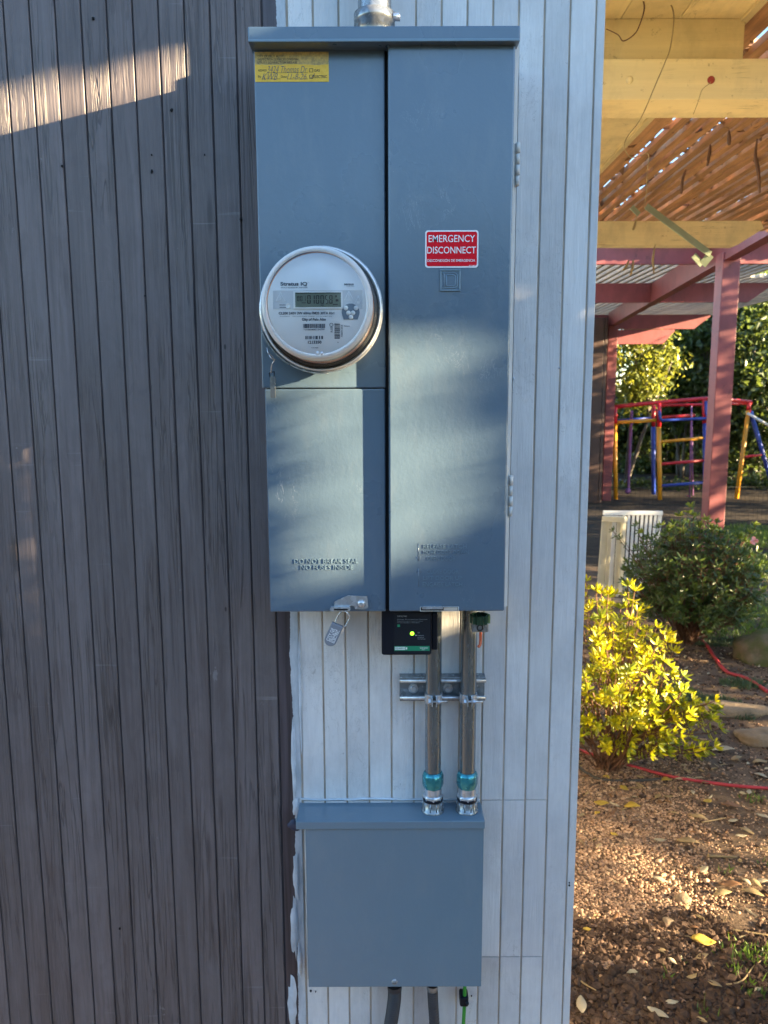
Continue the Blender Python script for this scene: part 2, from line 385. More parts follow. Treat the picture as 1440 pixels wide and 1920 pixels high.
# ================================================================== ground
def build_ground():
    t = NT('garden_soil')
    n1 = t.noise((1, 1, 1), 9, 6, .65); n2 = t.noise((1, 1, 1), 70, 5, .7); n3 = t.noise((1, 1, 1), 1.3, 3)
    c = t.mix(t.ramp(n1, [(.3, 0), (.7, 1)]), (.095, .064, .044), (.23, .162, .108))
    c = t.mix(t.ramp(n2, [(.5, 0), (.75, 1)]), c, (.23, .16, .10))
    c = t.mix(t.math('MULTIPLY', t.ramp(n3, [(.4, 0), (.65, 1)]), .5), c, (.075, .048, .032))
    geo = t.n('ShaderNodeNewGeometry'); sep = t.n('ShaderNodeSeparateXYZ'); t.l(geo.outputs['Position'], sep.inputs[0])
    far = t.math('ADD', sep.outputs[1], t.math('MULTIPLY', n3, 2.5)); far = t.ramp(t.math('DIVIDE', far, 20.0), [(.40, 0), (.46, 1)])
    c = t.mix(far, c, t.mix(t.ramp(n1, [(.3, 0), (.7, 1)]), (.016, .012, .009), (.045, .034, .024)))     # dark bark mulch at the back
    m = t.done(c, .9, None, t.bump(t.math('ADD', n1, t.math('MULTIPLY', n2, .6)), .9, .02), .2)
    xs = np.concatenate([np.linspace(-120, -4, 12), np.linspace(-3, .2, 8), np.arange(.3, 3.2, .04), np.linspace(3.3, 14, 36), np.linspace(18, 150, 12)])
    ys = np.concatenate([np.linspace(-120, -4, 10), np.linspace(-3, 1.2, 8), np.arange(1.3, 6.2, .045), np.linspace(6.4, 22, 50), np.linspace(26, 300, 14)])
    vs = []
    for y in ys:
        for x in xs:
            z = gh(x, y)
            if .3 < x < 3.2 and 1.3 < y < 6.2: z += .008 * mnoise.noise((x * 14, y * 14, 9))
            vs.append((x, y, z))
    nx = len(xs); fs = [(j * nx + i, j * nx + i + 1, (j + 1) * nx + i + 1, (j + 1) * nx + i) for j in range(len(ys) - 1) for i in range(nx - 1)]
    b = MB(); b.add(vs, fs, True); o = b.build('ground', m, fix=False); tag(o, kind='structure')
build_ground()

# ================================================================== house wall
YW = 1.27                                    # face of the siding
ZB = W(720, 1200, YW).z
def wx(px): return W(px, 1200, YW).x         # x of a siding column given at picture row 1200
PITCHPX = 43.05
G0 = 561.7
wall = thing('house_wall', 'grooved wood siding house wall, dark stained on the left and primed white on the right', 'wall', (0, YW, 0))
_pl = {}
def plank(x0, x1, z0, z1, mat, gap=.0032):
    key = (round(x1 - x0, 5), round(z1 - z0, 5), mat)
    if key not in _pl:
        hw = (x1 - x0) / 2 - gap / 2; c = .0009 if mat == 'dark' else .0008; d = .012; h = z1 - z0
        prof = [(-hw, d), (-hw, c), (-hw + c, 0), (hw - c, 0), (hw, c), (hw, d)]
        b = MB(); n = len(prof)
        b.add([(x, y, z) for z in (0, h) for x, y in prof], [tuple(range(n)), tuple(reversed(range(n, 2 * n)))] + [(i, i + n, (i + 1) % n + n, (i + 1) % n) for i in range(n)])
        me = bpy.data.meshes.new('plank'); me.from_pydata(b.v, [], b.f)
        bb = bmesh.new(); bb.from_mesh(me); bmesh.ops.recalc_face_normals(bb, faces=bb.faces); bb.to_mesh(me); bb.free()
        me.materials.append(M[mat]); _pl[key] = me
    o = bpy.data.objects.new('plank', _pl[key]); o.location = ((x0 + x1) / 2, YW, z0); place(o, wall)
    return o
ZT = 2.60
zc1 = W(950, 1500, YW).z; zc2 = W(950, 1794, YW).z
XE = wx(1095.0)                               # right end of the wall
for k in range(-18, 12):
    p0 = G0 + k * PITCHPX; p1 = p0 + PITCHPX
    x0, x1 = wx(p0), wx(p1)
    if k < -1: plank(x0, x1, .05, ZT, 'dark', .0026)
    elif k == -1: plank(x0, x1, .05, ZT, 'edge', .0045)
    else:
        cuts = [.05, ZT]
        if p1 < 1062: cuts.insert(1, zc1)
        if p1 < 1046: cuts.insert(1, zc2)
        for a, b in zip(cuts[:-1], cuts[1:]):
            plank(x0, x1, a + (.0009 if a > .1 else 0), b - (.0009 if b < ZT else 0), 'white', .0030)
x_last = wx(G0 + 12 * PITCHPX)
plank(x_last, XE, .05, ZT, 'white', .0030)
boxo('backing', (wx(G0 - 18 * PITCHPX), YW + .0032, .04), (wx(540), YW + .03, ZT), 'groove_dark', wall)
boxo('backing', (wx(540) + .0005, YW + .0026, .04), (XE - .004, YW + .03, ZT), 'groove_tan', wall)
# side of the house behind the corner
boxo('side_wall', (XE - .05, YW + .032, .03), (XE - .006, 12.2, ZT), 'white', wall)
# smeared caulk beside the cover of the lower box and paint drips
def blob(px, py, rx, rz, mat, seed, name):
    c = W(px, py, YW); r_ = random.Random(seed); b = MB(); n = 18; pts = []
    for k in range(n):
        a = 2 * math.pi * k / n; q = .75 + .5 * r_.random()
        pts.append((c.x + rx * q * math.cos(a), YW - .0012, c.z + rz * q * math.sin(a)))
    top = [(c.x + (p[0] - c.x) * .6, YW - .0035, c.z + (p[2] - c.z) * .6) for p in pts]
    b.add(pts + top, [(i, (i + 1) % n, n + (i + 1) % n, n + i) for i in range(n)] + [tuple(range(n, 2 * n))], True)
    return b.build(name, mat, wall)
blob(551, 1547, .011, .010, 'pen', 2, 'paint_smear')
for k, (px, py, rx, rz) in enumerate([(556, 1512, .006, .02), (556, 1640, .006, .05), (553, 1740, .007, .06), (562, 1800, .004, .03), (563, 1300, .003, .10), (551, 1430, .004, .07), (548, 1880, .008, .05)]):
    blob(px, py, rx, rz, 'putty', 30 + k, 'caulk_smear')
for k, (px, py, r_) in enumerate([(583, 1857, .0035), (592, 1858, .002), (1067, 1659, .0028), (1067, 1654, .0022), (884, 1866, .002), (963, 710, .004), (1049, 690, .0028), (175, 36, .004), (322, 207, .004), (285, 291, .0022), (384, 291, .0022), (285, 322, .004), (117, 312, .003), (452, 411, .004), (272, 555, .002), (225, 1740, .003)]):
    blob(px, py, r_ * .55, r_ * .7, 'hole' if k not in (5, 6) else 'putty', 60 + k, 'knot_hole')

# ================================================================== meter main enclosure
YC, YD = 1.160, 1.146                        # left covers, right door
def zx(px, Y, row=612): return W(px, row, Y).x
def zz(py, Y): return W(720, py, Y).z
panel = thing('electrical_panel', 'tall grey metal electric service panel with a round meter on the house wall', 'electric panel', (0, YW, zz(1146, YC)))
XL, XM0, XM1, XR = zx(488.5, YC), zx(723, YC), zx(728.5, YD), zx(956.5, YD)
ZTOP = zz(76, YC); ZBOT = zz(1146, YC); ZBD = zz(1147, YD)
body = boxo('body', (XL + .003, YC + .012, ZBOT + .003), (XR + .004, YW - .001, ZTOP + .004), 'enamel', panel, .002)
boxo('dark_gap', (XM0 - .004, YC + .004, ZBOT + .004), (XM1 + .006, YC + .0115, ZTOP), 'hole', panel)
ZSPL = zz(728, YC)
upc = boxo('upper_cover', (XL, YC, ZSPL + .0008), (XM0, YC + .011, ZTOP + .002), 'enamel', panel, .0018)
loc_ = boxo('lower_cover', (XL + .004, YC - .0025, ZBOT), (XM0 - .001, YC + .009, ZSPL - .0008), 'enamel', panel, .0018)
door = boxo('door', (XM1, YD, ZBD), (XR, YD + .016, zz(76, YD)), 'enamel', panel, .0025)
b = MB(); xe = XR + .0012                      # folded body edge right of the door, sunlit brightness put into its pale colour
b.add([(xe, YD + .012, ZBD + .004), (xe + .0058, YD + .016, ZBD + .004), (xe + .0058, YD + .03, ZBD + .004), (xe, YD + .03, ZBD + .004),
       (xe, YD + .012, ZTOP), (xe + .0058, YD + .016, ZTOP), (xe + .0058, YD + .03, ZTOP), (xe, YD + .03, ZTOP)],
      [(0, 3, 2, 1), (4, 5, 6, 7), (0, 1, 5, 4), (1, 2, 6, 5), (2, 3, 7, 6), (3, 0, 4, 7)])
b.build('side_flange', 'rim_pale', panel)
def hinge(py0, py1):
    z1, z0 = zz(py0, YD), zz(py1, YD); h = MB(); n = 4
    for k in range(n):
        a = z0 + (z1 - z0) * k / n
        h.tube([(xe + .007, YD + .013, a + .0008), (xe + .007, YD + .013, a + (z1 - z0) / n - .0008)], .0032 if k % 2 else .0028, 10)
    h.build('hinge', 'rim_pale', panel)
hinge(262, 346); hinge(893, 972)
# rain cap
YK = YD - .012
cz1, cz0 = zz(48, YK), zz(78, YK)
b = MB(); b.box((zx(464, YK, 63), YK, cz0), (zx(976, YK, 63), YW - .0005, cz1), .0022); b.build('rain_cap', 'enamel', panel)
boxo('cap_lip', (zx(464, YK, 63) + .001, YK - .0018, cz0 - .0005), (zx(976, YK, 63) - .001, YK + .001, cz0 + .0035), 'enamel_light', panel, .0008)
# embossed writing
for s_, bx in (('DO NOT BREAK SEAL', (551.7, 1047.7, 671.7, 1056.7)), ('NO FUSES INSIDE', (563.3, 1059.3, 662.3, 1068.3))):
    txt(s_, *bx, YC - .0026, 'enamel_light', loc_, .0018, -.004, name='embossed_lettering')
for s_, bx in (('RELEASE LATCH', (793.3, 1020.7, 875, 1028.3)), ('MOVE DOOR DOWN', (793.3, 1031.7, 879, 1039)), ('OPEN DOOR', (800.7, 1043.3, 854, 1051)),
               ('CLOSE DOOR', (800, 1067.7, 860, 1075.3)), ('LIFT DOOR UP', (793.3, 1080, 866.7, 1087.3)), ('ENGAGE LATCH', (792.3, 1091.7, 866.7, 1099.3))):
    txt(s_, *bx, YD, 'enamel_light', door, .0016, -.004, name='embossed_lettering')
for y0, y1, tip in ((1019, 1051, 1051), (1066, 1100, 1066)):
    b = MB(); a, c = W(785, y0, YD), W(785, y1, YD); b.tube([a, c], .0005, 6); t_ = W(785, tip, YD); s_ = 1 if tip == y1 else -1
    for q in (-4, 4): b.tube([t_, W(785 + q, tip - s_ * 8, YD)], .0005, 6)
    b.build('embossed_arrow', 'enamel', door)
# square badge with a letter
bz = YD - .0025
b = MB(); b.prism(rounded(824, 504, 864.5, 546.5, YD - .001, .0015, 3), (0, .0015, 0)); badge = b.build('badge', 'enamel', panel)
for k, (p0, p1) in enumerate([((824.8, 504.8), (863.7, 507.8)), ((824.8, 542.8), (863.7, 545.8)), ((824.8, 508.1), (828, 542.5)), ((860.5, 508.1), (863.7, 542.5))]):
    rbox('badge_rim', *p0, *p1, bz, .0022, 'enamel_light', badge, .0006)
def ribbon(pts, r, Y, mat, parent, name, closed=True):
    b = MB(); q = [W(x, y, Y) for x, y in pts]
    if closed: q = q + [q[0]]
    b.tube(q, r, 8); return b.build(name, mat, parent)
ribbon([(828.5, 511), (852, 511), (857.5, 515), (857.5, 536), (853, 540), (828.5, 540), (833, 537), (833, 514)], .0009, YD - .0012, 'enamel_light', badge, 'badge_letter')
ribbon([(837, 515.5), (850, 515.5), (854, 518), (854, 533), (850, 536), (837, 536)], .0009, YD - .0012, 'enamel_light', badge, 'badge_letter')
# latch slot in the door
slot = rbox('latch_slot', 787.5, 1137.5, 860.5, 1146.3, YD - .0004, .001, 'rim_pale', panel)
rbox('slot_opening', 789, 1138.3, 859, 1145, YD - .0008, .0006, 'hole', slot)
rbox('slot_strip', 832, 1139, 858, 1144.5, YD - .0011, .0005, 'groove_tan', slot)
b = MB(); b.prism(rounded(791, 1137.5, 831, 1142.5, YD - .0045, .0018, 4), (0, .004, 0)); b.build('slot_latch', 'zinc', slot)
# hasp on the lower cover
hp = [(626.7, 1128.3), (651.7, 1116.7), (688.3, 1118.3), (690.7, 1139), (683, 1142.5), (666, 1142.5), (664, 1136.5), (653, 1136), (650, 1140.5), (627, 1141)]
b = MB(); b.prism([W(x, y, YC - .0075) for x, y in hp], (0, .0022, 0)); hasp = b.build('hasp', 'zinc', panel)
b = MB(); c = W(677.7, 1131.7, YC - .0075); b.lathe(c, (0, -1, 0), [(.0062, -.001), (.0062, .0006), (.0048, .0026), (.002, .0035), (.0001, .0036)], 20); b.build('rivet', 'zinc', hasp)
b = MB(); b.prism(rounded(619, 1138.5, 657, 1146, YC - .014, .0025, 4), (0, .010, 0)); b.build('hasp_tab', 'zinc', hasp)
b = MB(); b.prism(rounded(626, 1141.5, 652, 1144.5, YC - .0145, .001, 3), (0, .0006, 0)); b.build('hasp_slot', 'hole', hasp)

# stickers
st = rbox('inspection_sticker', 478.5, 97, 616, 153.5, YC - .0006, .0005, 'sticker', None)
tag(st, 'yellow printed inspection sticker with handwriting at the upper left of the panel', 'sticker')
YS = YC - .0008
for s_, bx, mt, bo, sh in (('CITY OF PALO ALTO', (483, 103, 530, 107.5), 'black_ink', 0, 0), ('INSPECTION SERVICES DIVISION', (483, 109, 559, 113.5), 'black_ink', 0, 0),
        ('UTILITY CONNECTION RELEASE', (483, 115, 557, 119.5), 'black_ink', 0, 0), ('ADDRESS', (484, 130, 500, 134), 'black_ink', 0, 0), ('GAS', (589, 129.5, 599.5, 134.5), 'black_ink', .01, 0),
        ('By', (484, 141.5, 490, 146.5), 'black_ink', 0, 0), ('Date', (527, 141.5, 537.5, 146), 'black_ink', 0, 0), ('ELECTRIC', (588, 141, 613, 146.5), 'black_ink', .012, 0),
        ('3424 Thomas Dr', (501, 123.5, 576, 136.5), 'pen', -.012, .35), ('KWB', (491, 137.5, 521, 150), 'pen', -.012, .5), ('11-8-26', (538, 138, 575, 149), 'pen', -.012, .35)):
    txt(s_, *bx, YS, mt, st, .0001, bo, sh)
for x0, x1, y in ((501, 577, 136), (491, 526, 147.5), (538, 577, 147.5)): rbox('rule_line', x0, y, x1, y + .8, YS, .0001, 'black_ink', st)
for y in (128.2, 140.3):
    for a in ((580, y, 587, y + .8), (580, y + 6.4, 587, y + 7.2), (580, y + .9, 580.9, y + 6.3), (586.1, y + .9, 587, y + 6.3)): rbox('tick_box', *a, YS, .0001, 'black_ink', st)
ribbon([(581, 144), (583.5, 147), (590, 138)], .0004, YS, 'pen', st, 'tick_mark', False)
sg = MB(); sg.prism(rounded(797, 431.5, 897.5, 502, YD - .0008, .004), (0, .0007, 0)); sg = sg.build('warning_sign', 'white_ink', None)
tag(sg, 'red and white emergency disconnect sticker on the panel door', 'sign')
b = MB(); b.prism(rounded(799.6, 434.2, 894.9, 499.3, YD - .0010, .0032), (0, .0002, 0)); b.build('red_field', 'red_vinyl', sg)
for s_, bx, bo in (('EMERGENCY', (803.6, 440.4, 890.7, 454), .004), ('DISCONNECT', (800.9, 462.2, 892.5, 475.4), .004), ('DESCONEXIÓN DE EMERGENCIA', (801.3, 484.6, 891, 491), .01), ('80310801', (879, 496.8, 892, 498.8), 0)):
    txt(s_, *bx, YD - .0012, 'white_ink', sg, .0001, bo)

# ================================================================== meter
MC = W(602.5, 581.5, 1.135)                   # centre of the flange
RF = (W(718, 581, 1.135).x - W(487, 581, 1.135).x) / 2
meter = thing('electricity_meter', 'round glass covered digital electricity meter plugged into the grey panel', 'electricity meter', (MC.x, YC, MC.z))
ax = (0, -1, 0)
def lat(name, prof, mat, seg=64, parent=None, y0=YC):
    b = MB(); b.lathe((MC.x, y0, MC.z), ax, prof, seg); return b.build(name, mat, parent or meter)
lat('collar', [(RF * .93, .0006), (RF * .93, .016), (RF * .97, .018)], 'enamel')
ring = lat('locking_ring', [(RF * .955, .014), (RF * 1.0, .016), (RF * 1.005, .020), (RF * 1.005, .030), (RF * .985, .034), (RF * .93, .035), (RF * .925, .031)], 'zinc')
lat('meter_base', [(RF * .955, .022), (RF * .93, .033), (RF * .885, .036), (RF * .875, .030)], 'meter_base')
FY = .088                                      # distance of the face disc from the panel
RI = RF * .765
lat('inner_barrel', [(RF * .855, .030), (RF * .85, .044), (RF * .82, .050), (RF * .805, .070), (RI, FY - .004)], 'inner')
lat('copper_ring', [(RF * .835, .044), (RF * .862, .046), (RF * .862, .0505), (RF * .835, .052)], 'orange')
lat('black_gasket', [(RF * .91, .036), (RF * .905, .0395), (RF * .87, .041), (RF * .86, .041)], 'meter_base')
fp = lat('face_plate', [(RI * 1.0, FY - .010), (RI * 1.0, FY - .001), (RI * .985, FY), (.0002, FY)], 'face')
cover = lat('clear_cover', [(RF * .945, .036), (RF * .90, .039), (RF * .882, .050), (RF * .852, .086), (RF * .842, .096), (RF * .822, .1025), (RF * .785, .1046), (RF * .5, .1056), (.0002, .1060)], 'clear')
lat('cover_flange', [(RF * .975, .035), (RF * .975, .0375), (RF * .955, .0385)], 'frost')
rimo = lat('cover_rim', [(RF * .848, .091), (RF * .851, .096), (RF * .832, .1032), (RF * .80, .1062), (RF * .765, .1066), (RF * .752, .1056)], 'frost')
YF = YC - FY
def cp(cx, cy): return 470 + cx / 5.3333, 440 + cy / 5.3333          # close-up crop -> photo pixel
def fbox(name, x0, y0, x1, y1, mat, parent, dy=.0006, th=.0005, bev=0):
    return rbox(name, *cp(x0, y0), *cp(x1, y1), YF - dy, th, mat, parent, bev)
def ftxt(s_, x0, y0, x1, y1, mat='ink', parent=None, dy=.0005, **k):
    return txt(s_, *cp(x0, y0), *cp(x1, y1), YF - dy, mat, parent or fp, .0001, **k)
band = fbox('face_band', 226, 556, 1118, 745, 'face_band', fp, .0004, .0003)
for y in (553, 746): fbox('band_line', 232, y, 1115 if y == 553 else 880, y + 5, 'white_plastic', fp, .0007, .0003)
ftxt('Stratus IQ', 298, 472, 566, 517, bold=.035)
ftxt('TM', 568, 474, 580, 480)
ftxt('WATTHOUR METER', 300, 523, 570, 535)
ftxt('sensus', 935, 488, 1030, 507, bold=.02)
ftxt('a xylem brand', 955, 514, 1035, 522)
fr = fbox('display_frame', 428, 565, 916, 742, 'white_plastic', fp, .0022, .0018, .0004)
lcd = fbox('display', 447, 580, 902, 725, 'lcd', fr, .0026, .0003)
fbox('painted_display_shade', 447, 578, 902, 588, 'hole', fr, .0030, .0002)  # dark strip painted as shade along the top of the display
SEG = {'0': 'abcdef', '1': 'bc', '5': 'afgcd', '8': 'abcdefg'}
def seg7(ch, x, y, w_, h_, t_):
    b = MB()
    def q(x0, y0, x1, y1):
        a = W(*cp(x0, y1), YF - .0028); c = W(*cp(x1, y0), YF - .0028); b.box((a.x, a.y, a.z), (c.x, a.y + .0001, c.z))
    g = t_ * .25
    D = {'a': (x + t_, y, x + w_ - t_, y + t_), 'g': (x + t_, y + h_ / 2 - t_ / 2, x + w_ - t_, y + h_ / 2 + t_ / 2), 'd': (x + t_, y + h_ - t_, x + w_ - t_, y + h_),
         'f': (x, y + g, x + t_, y + h_ / 2 - g), 'e': (x, y + h_ / 2 + g, x + t_, y + h_ - g), 'b': (x + w_ - t_, y + g, x + w_, y + h_ / 2 - g), 'c': (x + w_ - t_, y + h_ / 2 + g, x + w_, y + h_ - g)}
    for s_ in SEG[ch]: q(*D[s_])
    b.build('digit', 'black_ink', lcd)
for ch, x in zip('00', (465, 495)): seg7(ch, x, 612, 22, 54, 6.5)
seg7('1', 530, 612, 20, 54, 4)
for ch, x in zip('010058', (565, 606, 651, 697, 742, 784)): seg7(ch, x, 604, 35, 88, 10.5)
for a in ((510, 678, 552, 686), (700, 700, 730, 708), (822, 692, 872, 702), (846, 606, 862, 626), (850, 645, 878, 668)): fbox('display_mark', *a, 'black_ink', lcd, .0028, .0001)
def tri(x0, y0, x1, y1):
    ribbon([cp((x0 + x1) / 2, y0), cp(x1, y1), cp(x0, y1)], .00045, YF - .0006, 'white_plastic', fp, 'warning_triangle')
tri(250, 580, 348, 668); tri(936, 566, 1028, 654); tri(1034, 618, 1116, 702)
ribbon([cp(300, 610), cp(290, 632), cp(304, 632), cp(294, 655)], .0004, YF - .0006, 'white_plastic', fp, 'bolt_symbol', False)
ribbon([cp(982, 590), cp(982, 640)], .0004, YF - .0006, 'white_plastic', fp, 'exclamation_symbol', False)
fbox('triangle_mark', 1060, 665, 1090, 690, 'white_plastic', fp, .0007, .0003)
for y in (703, 727): fbox('port_line', 288, y - 3, 358, y + 3, 'ink', fp, .0007, .0003)
b = MB(); c = W(*cp(376, 713), YF); b.lathe(c, ax, [(.0036, 0), (.0036, .0010), (.0026, .0012), (.0016, .0004), (.0001, .0005)], 20); b.build('optical_port', 'white_plastic', fp)
pts = [(1000 + 90 * math.cos(R(a)) * (1 if True else 1), 775 - 88 * math.sin(R(a))) for a in range(-20, 201, 20)] + [(930, 848), (1070, 848)]
b = MB(); b.prism([W(*cp(x, y), YF - .0010) for x, y in pts], (0, .0009, 0)); bp = b.build('button_plate', 'ink', fp); bp.data.materials[0] = simple('slate_plate', (.13, .17, .23), .4, var=.05)
for x, y in ((951, 733), (1053, 733), (978, 783), (1024, 783), (1003, 825)):
    b = MB(); b.lathe(W(*cp(x, y), YF - .001), ax, [(.0031, 0), (.0031, .0006), (.0024, .0014), (.0001, .0017)], 18); b.build('button', 'white_plastic', fp)
ftxt('CL200 240V 3W 60Hz FM2S 30TA Kh1', 280, 770, 835, 799, bold=.03)
ftxt('ECO3200028     CONTAINS MODEL: IDTB009    FCC ID: SDBIDTB009', 295, 812, 815, 821)
ftxt('City of Palo Alto', 512, 832, 752, 869, bold=.03)
def barcode(x0, y0, x1, y1, n, seed, vert=False):
    r_ = random.Random(seed); b = MB(); p = 0; L = (y1 - y0) if vert else (x1 - x0); u = L / (n * 3.2)
    while p < L - 3 * u:
        w_ = u * r_.choice((1, 1, 2, 3))
        a, c = (W(*cp(x0, y0 + p + w_), YF - .0005), W(*cp(x1, y0 + p), YF - .0005)) if vert else (W(*cp(x0 + p, y1), YF - .0005), W(*cp(x0 + p + w_, y0), YF - .0005))
        b.box((a.x, a.y, a.z), (c.x, a.y + .0001, c.z)); p += w_ + u * r_.choice((1, 1, 2))
    b.build('barcode', 'ink', fp)
barcode(525, 892, 747, 934, 26, 1); ftxt('*1N6040013479*', 530, 940, 742, 957, bold=.01)
barcode(547, 1012, 735, 1045, 10, 2); ftxt('1213350', 573, 1060, 708, 1091, bold=.035)
barcode(838, 885, 893, 1045, 20, 3, True); ftxt('70601203', 902, 905, 920, 1025, rot=90)
ftxt('R10', 798, 925, 822, 975, rot=90); ftxt('Sensus', 935, 906, 990, 920)
ftxt('FOR 0240', 607, 1126, 676, 1137)
ribbon([cp(790 + 17 * math.cos(R(a)) + 17, 902 + 17 * math.sin(R(a))) for a in range(0, 360, 30)], .0003, YF - .0006, 'ink', fp, 'approval_mark')
ftxt('A', 867, 1070, 879, 1082, bold=.03)
# screws in the cover rim, ring clasp
for x, y in ((668, 1183), (712, 1186)):
    b = MB(); b.lathe(W(*cp(x, y), YC - .106), ax, [(.0024, 0), (.0022, .0012), (.0001, .0016)], 14); b.build('rim_boss', 'face_band', meter)
def ringarc(a0, a1, r0, r1, h0, h1, mat, name):
    b = MB(); n = 14; vs = []
    for k in range(n + 1):
        a = R(a0 + (a1 - a0) * k / n)
        for r_, h_ in ((r0, h0), (r1, h0), (r1, h1), (r0, h1)): vs.append((MC.x + r_ * math.cos(a), YC - h_, MC.z + r_ * math.sin(a)))
    fs = [(k * 4 + i, k * 4 + (i + 1) % 4, k * 4 + 4 + (i + 1) % 4, k * 4 + 4 + i) for k in range(n) for i in range(4)] + [(0, 1, 2, 3), (n * 4 + 3, n * 4 + 2, n * 4 + 1, n * 4)]
    b.add(vs, fs); return b.build(name, mat, meter)
ringarc(200, 239, RF * 1.003, RF * 1.03, .012, .036, 'galv', 'ring_clasp'); ringarc(240, 275, RF * 1.003, RF * 1.022, .012, .036, 'zinc', 'ring_clasp')
# seal on a wire under the meter ring
sw = thing('wire_seal', 'small steel seal hanging on a wire at the lower left of the meter', 'seal', W(511, 745, YC - .012))
tubeo('wire', catmull([W(500.5, 652, YC - .03), W(503, 662, YC - .034), W(510, 668, YC - .03), W(514, 676, YC - .026), W(509.5, 684, YC - .022), W(508, 700, YC - .016)], 5), .0008, 'zinc', sw, 8)
tubeo('wire', catmull([W(503, 661, YC - .03), W(509, 672, YC - .036), W(517, 674, YC - .03)], 5), .0007, 'zinc', sw, 8)
ribbon([(505, 699), (514, 697), (514.5, 707), (506, 707)], .0008, YC - .014, 'hole', sw, 'seal_loop')
b = MB(); b.prism(rounded(507, 705, 515.5, 747, YC - .016, .003, 4), (0, .006, 0)); b.build('seal_body', 'galv', sw)

# padlock seal under the hasp
pd = thing('padlock_seal', 'grey padlock seal hanging from the hasp below the left cover', 'padlock', W(625, 1214, YC - .012))
YP = YC - .010
tubeo('shackle', catmull([W(628.5, 1168, YP), W(633, 1156, YP), W(640, 1147, YP - .002), W(648, 1147, YP - .002), W(655.5, 1158, YP), W(645.5, 1177, YP)], 6), .0012, 'zinc', pd, 8)
ang = R(24); c0 = W(624.5, 1190, YP)
def pdp(u, v): return Vector((c0.x + u * math.cos(ang) + v * math.sin(ang), 0, c0.z - u * math.sin(ang) + v * math.cos(ang)))
hw_, hh = .0095, .0185; prof = [(hw_, hh), (-hw_, hh), (-hw_, -hh + hw_)] + [(hw_ * math.cos(R(a)), -hh + hw_ + hw_ * math.sin(R(a))) for a in range(195, 360, 15)] + [(hw_, -hh + hw_)]
b = MB(); b.prism([pdp(u, v) + Vector((0, YP - .004, 0)) for u, v in prof], (0, .008, 0)); pb = b.build('lock_body', 'tagplastic', pd)
bv = pb.modifiers.new('bevel', 'BEVEL'); bv.width = .0012; bv.segments = 2
for k, s_ in enumerate(('CITY OF', 'PALO ALTO', 'ELECTRIC')):
    o = txt(s_, 600, 1180, 621, 1185.5, YP - .0042, 'white_ink', None, .0001, .01)
    n_ = len(o.data.vertices); co = np.empty(n_ * 3); o.data.vertices.foreach_get('co', co); co = co.reshape(-1, 3); ctr = (co.min(0) + co.max(0)) / 2
    uv = co - ctr; uu = .0045 - .0045 * k; out = []
    for a_, y_, z_ in uv:              # lines run up the long side of the lock
        p = pdp(-(z_) - uu + 0.0, a_ * 1.25); out += [p.x, YP - .0042 + y_, p.z]
    o.data.vertices.foreach_set('co', out); o.data.update(); o.parent = pb; o.matrix_parent_inverse = wm(pb).inverted()

# ================================================================== conduit above the panel
cu = thing('riser_conduit', 'steel riser conduit with hub entering the top of the grey panel', 'conduit', (zx(702, 1.215, 20), 1.215, cz1))
b = MB(); X0 = cu.location.x
b.lathe((X0, 1.215, cz1 + .0005), (0, 0, 1), [(.034, 0), (.034, .005), (.030, .006), (.0275, .010), (.0265, .034), (.030, .036), (.030, .05), (.0245, .052)], 32); b.build('hub', 'galv', cu)
b = MB(); b.lathe((X0, 1.215, cz1 + .045), (0, 0, 1), [(.0240, 0), (.0240, .75)], 32); b.build('pipe', 'galv', cu)
b = MB(); b.lathe((X0 + .031, 1.205, cz1 + .043), (1, 0, 0), [(.0055, -.004), (.0055, .006), (.0001, .0062)], 14); b.build('hub_screw', 'zinc', cu)

# ================================================================== lower box
YB = 1.212
zt = W(720, 1504, YW).z
lb = thing('junction_box', 'plain grey metal junction box low on the white wall', 'junction box', (0, YW, zz(1850, YB)))
bx0, bx1 = W(575.5, 1700, YB).x, W(905, 1700, YB).x
boxo('body', (bx0 + .002, YB + .003, zz(1849, YB)), (bx1 - .002, YW - .0006, zt - .004), 'enamel_light', lb, .0015)
boxo('front_cover', (bx0, YB, zz(1850.5, YB)), (bx1, YB + .0026, zz(1553, YB)), 'enamel_light', lb, .0008)
boxo('rain_cap', (W(555, 1545, YB).x, YB - .004, zz(1553, YB)), (W(909, 1545, YB).x, YW - .0004, zt), 'enamel_light', lb, .0016)
b = MB(); c = W(739.5, 1840.5, YB); b.lathe(c, ax, [(.0052, 0), (.0052, .0008), (.0042, .0024), (.0022, .0032), (.0001, .0033)], 6, False); scw = b.build('screw', 'zinc', lb)
b = MB(); b.box((c.x - .003, YB - .0037, c.z - .0005), (c.x + .003, YB - .0030, c.z + .0005)); b.build('screw_slot', 'hole', scw)
# old caulk bead along the box and the trim line over it
b = MB(); q = [W(573 + rnd.uniform(-1, 1) + 5 * k / 14, 1562 + k * 21, YB + .02) for k in range(14)]; b.tube(q, [rnd.uniform(.0008, .0018) for _ in q], 6); b.build('caulk_bead', 'rim_pale', lb)
q = [W(563 + k * 24, 1499 + rnd.uniform(-2, 2), YW - .0015) for k in range(15)]; b = MB(); b.tube(q, [rnd.uniform(.001, .0025) for _ in q], 6); b.build('caulk_bead', 'putty', lb)

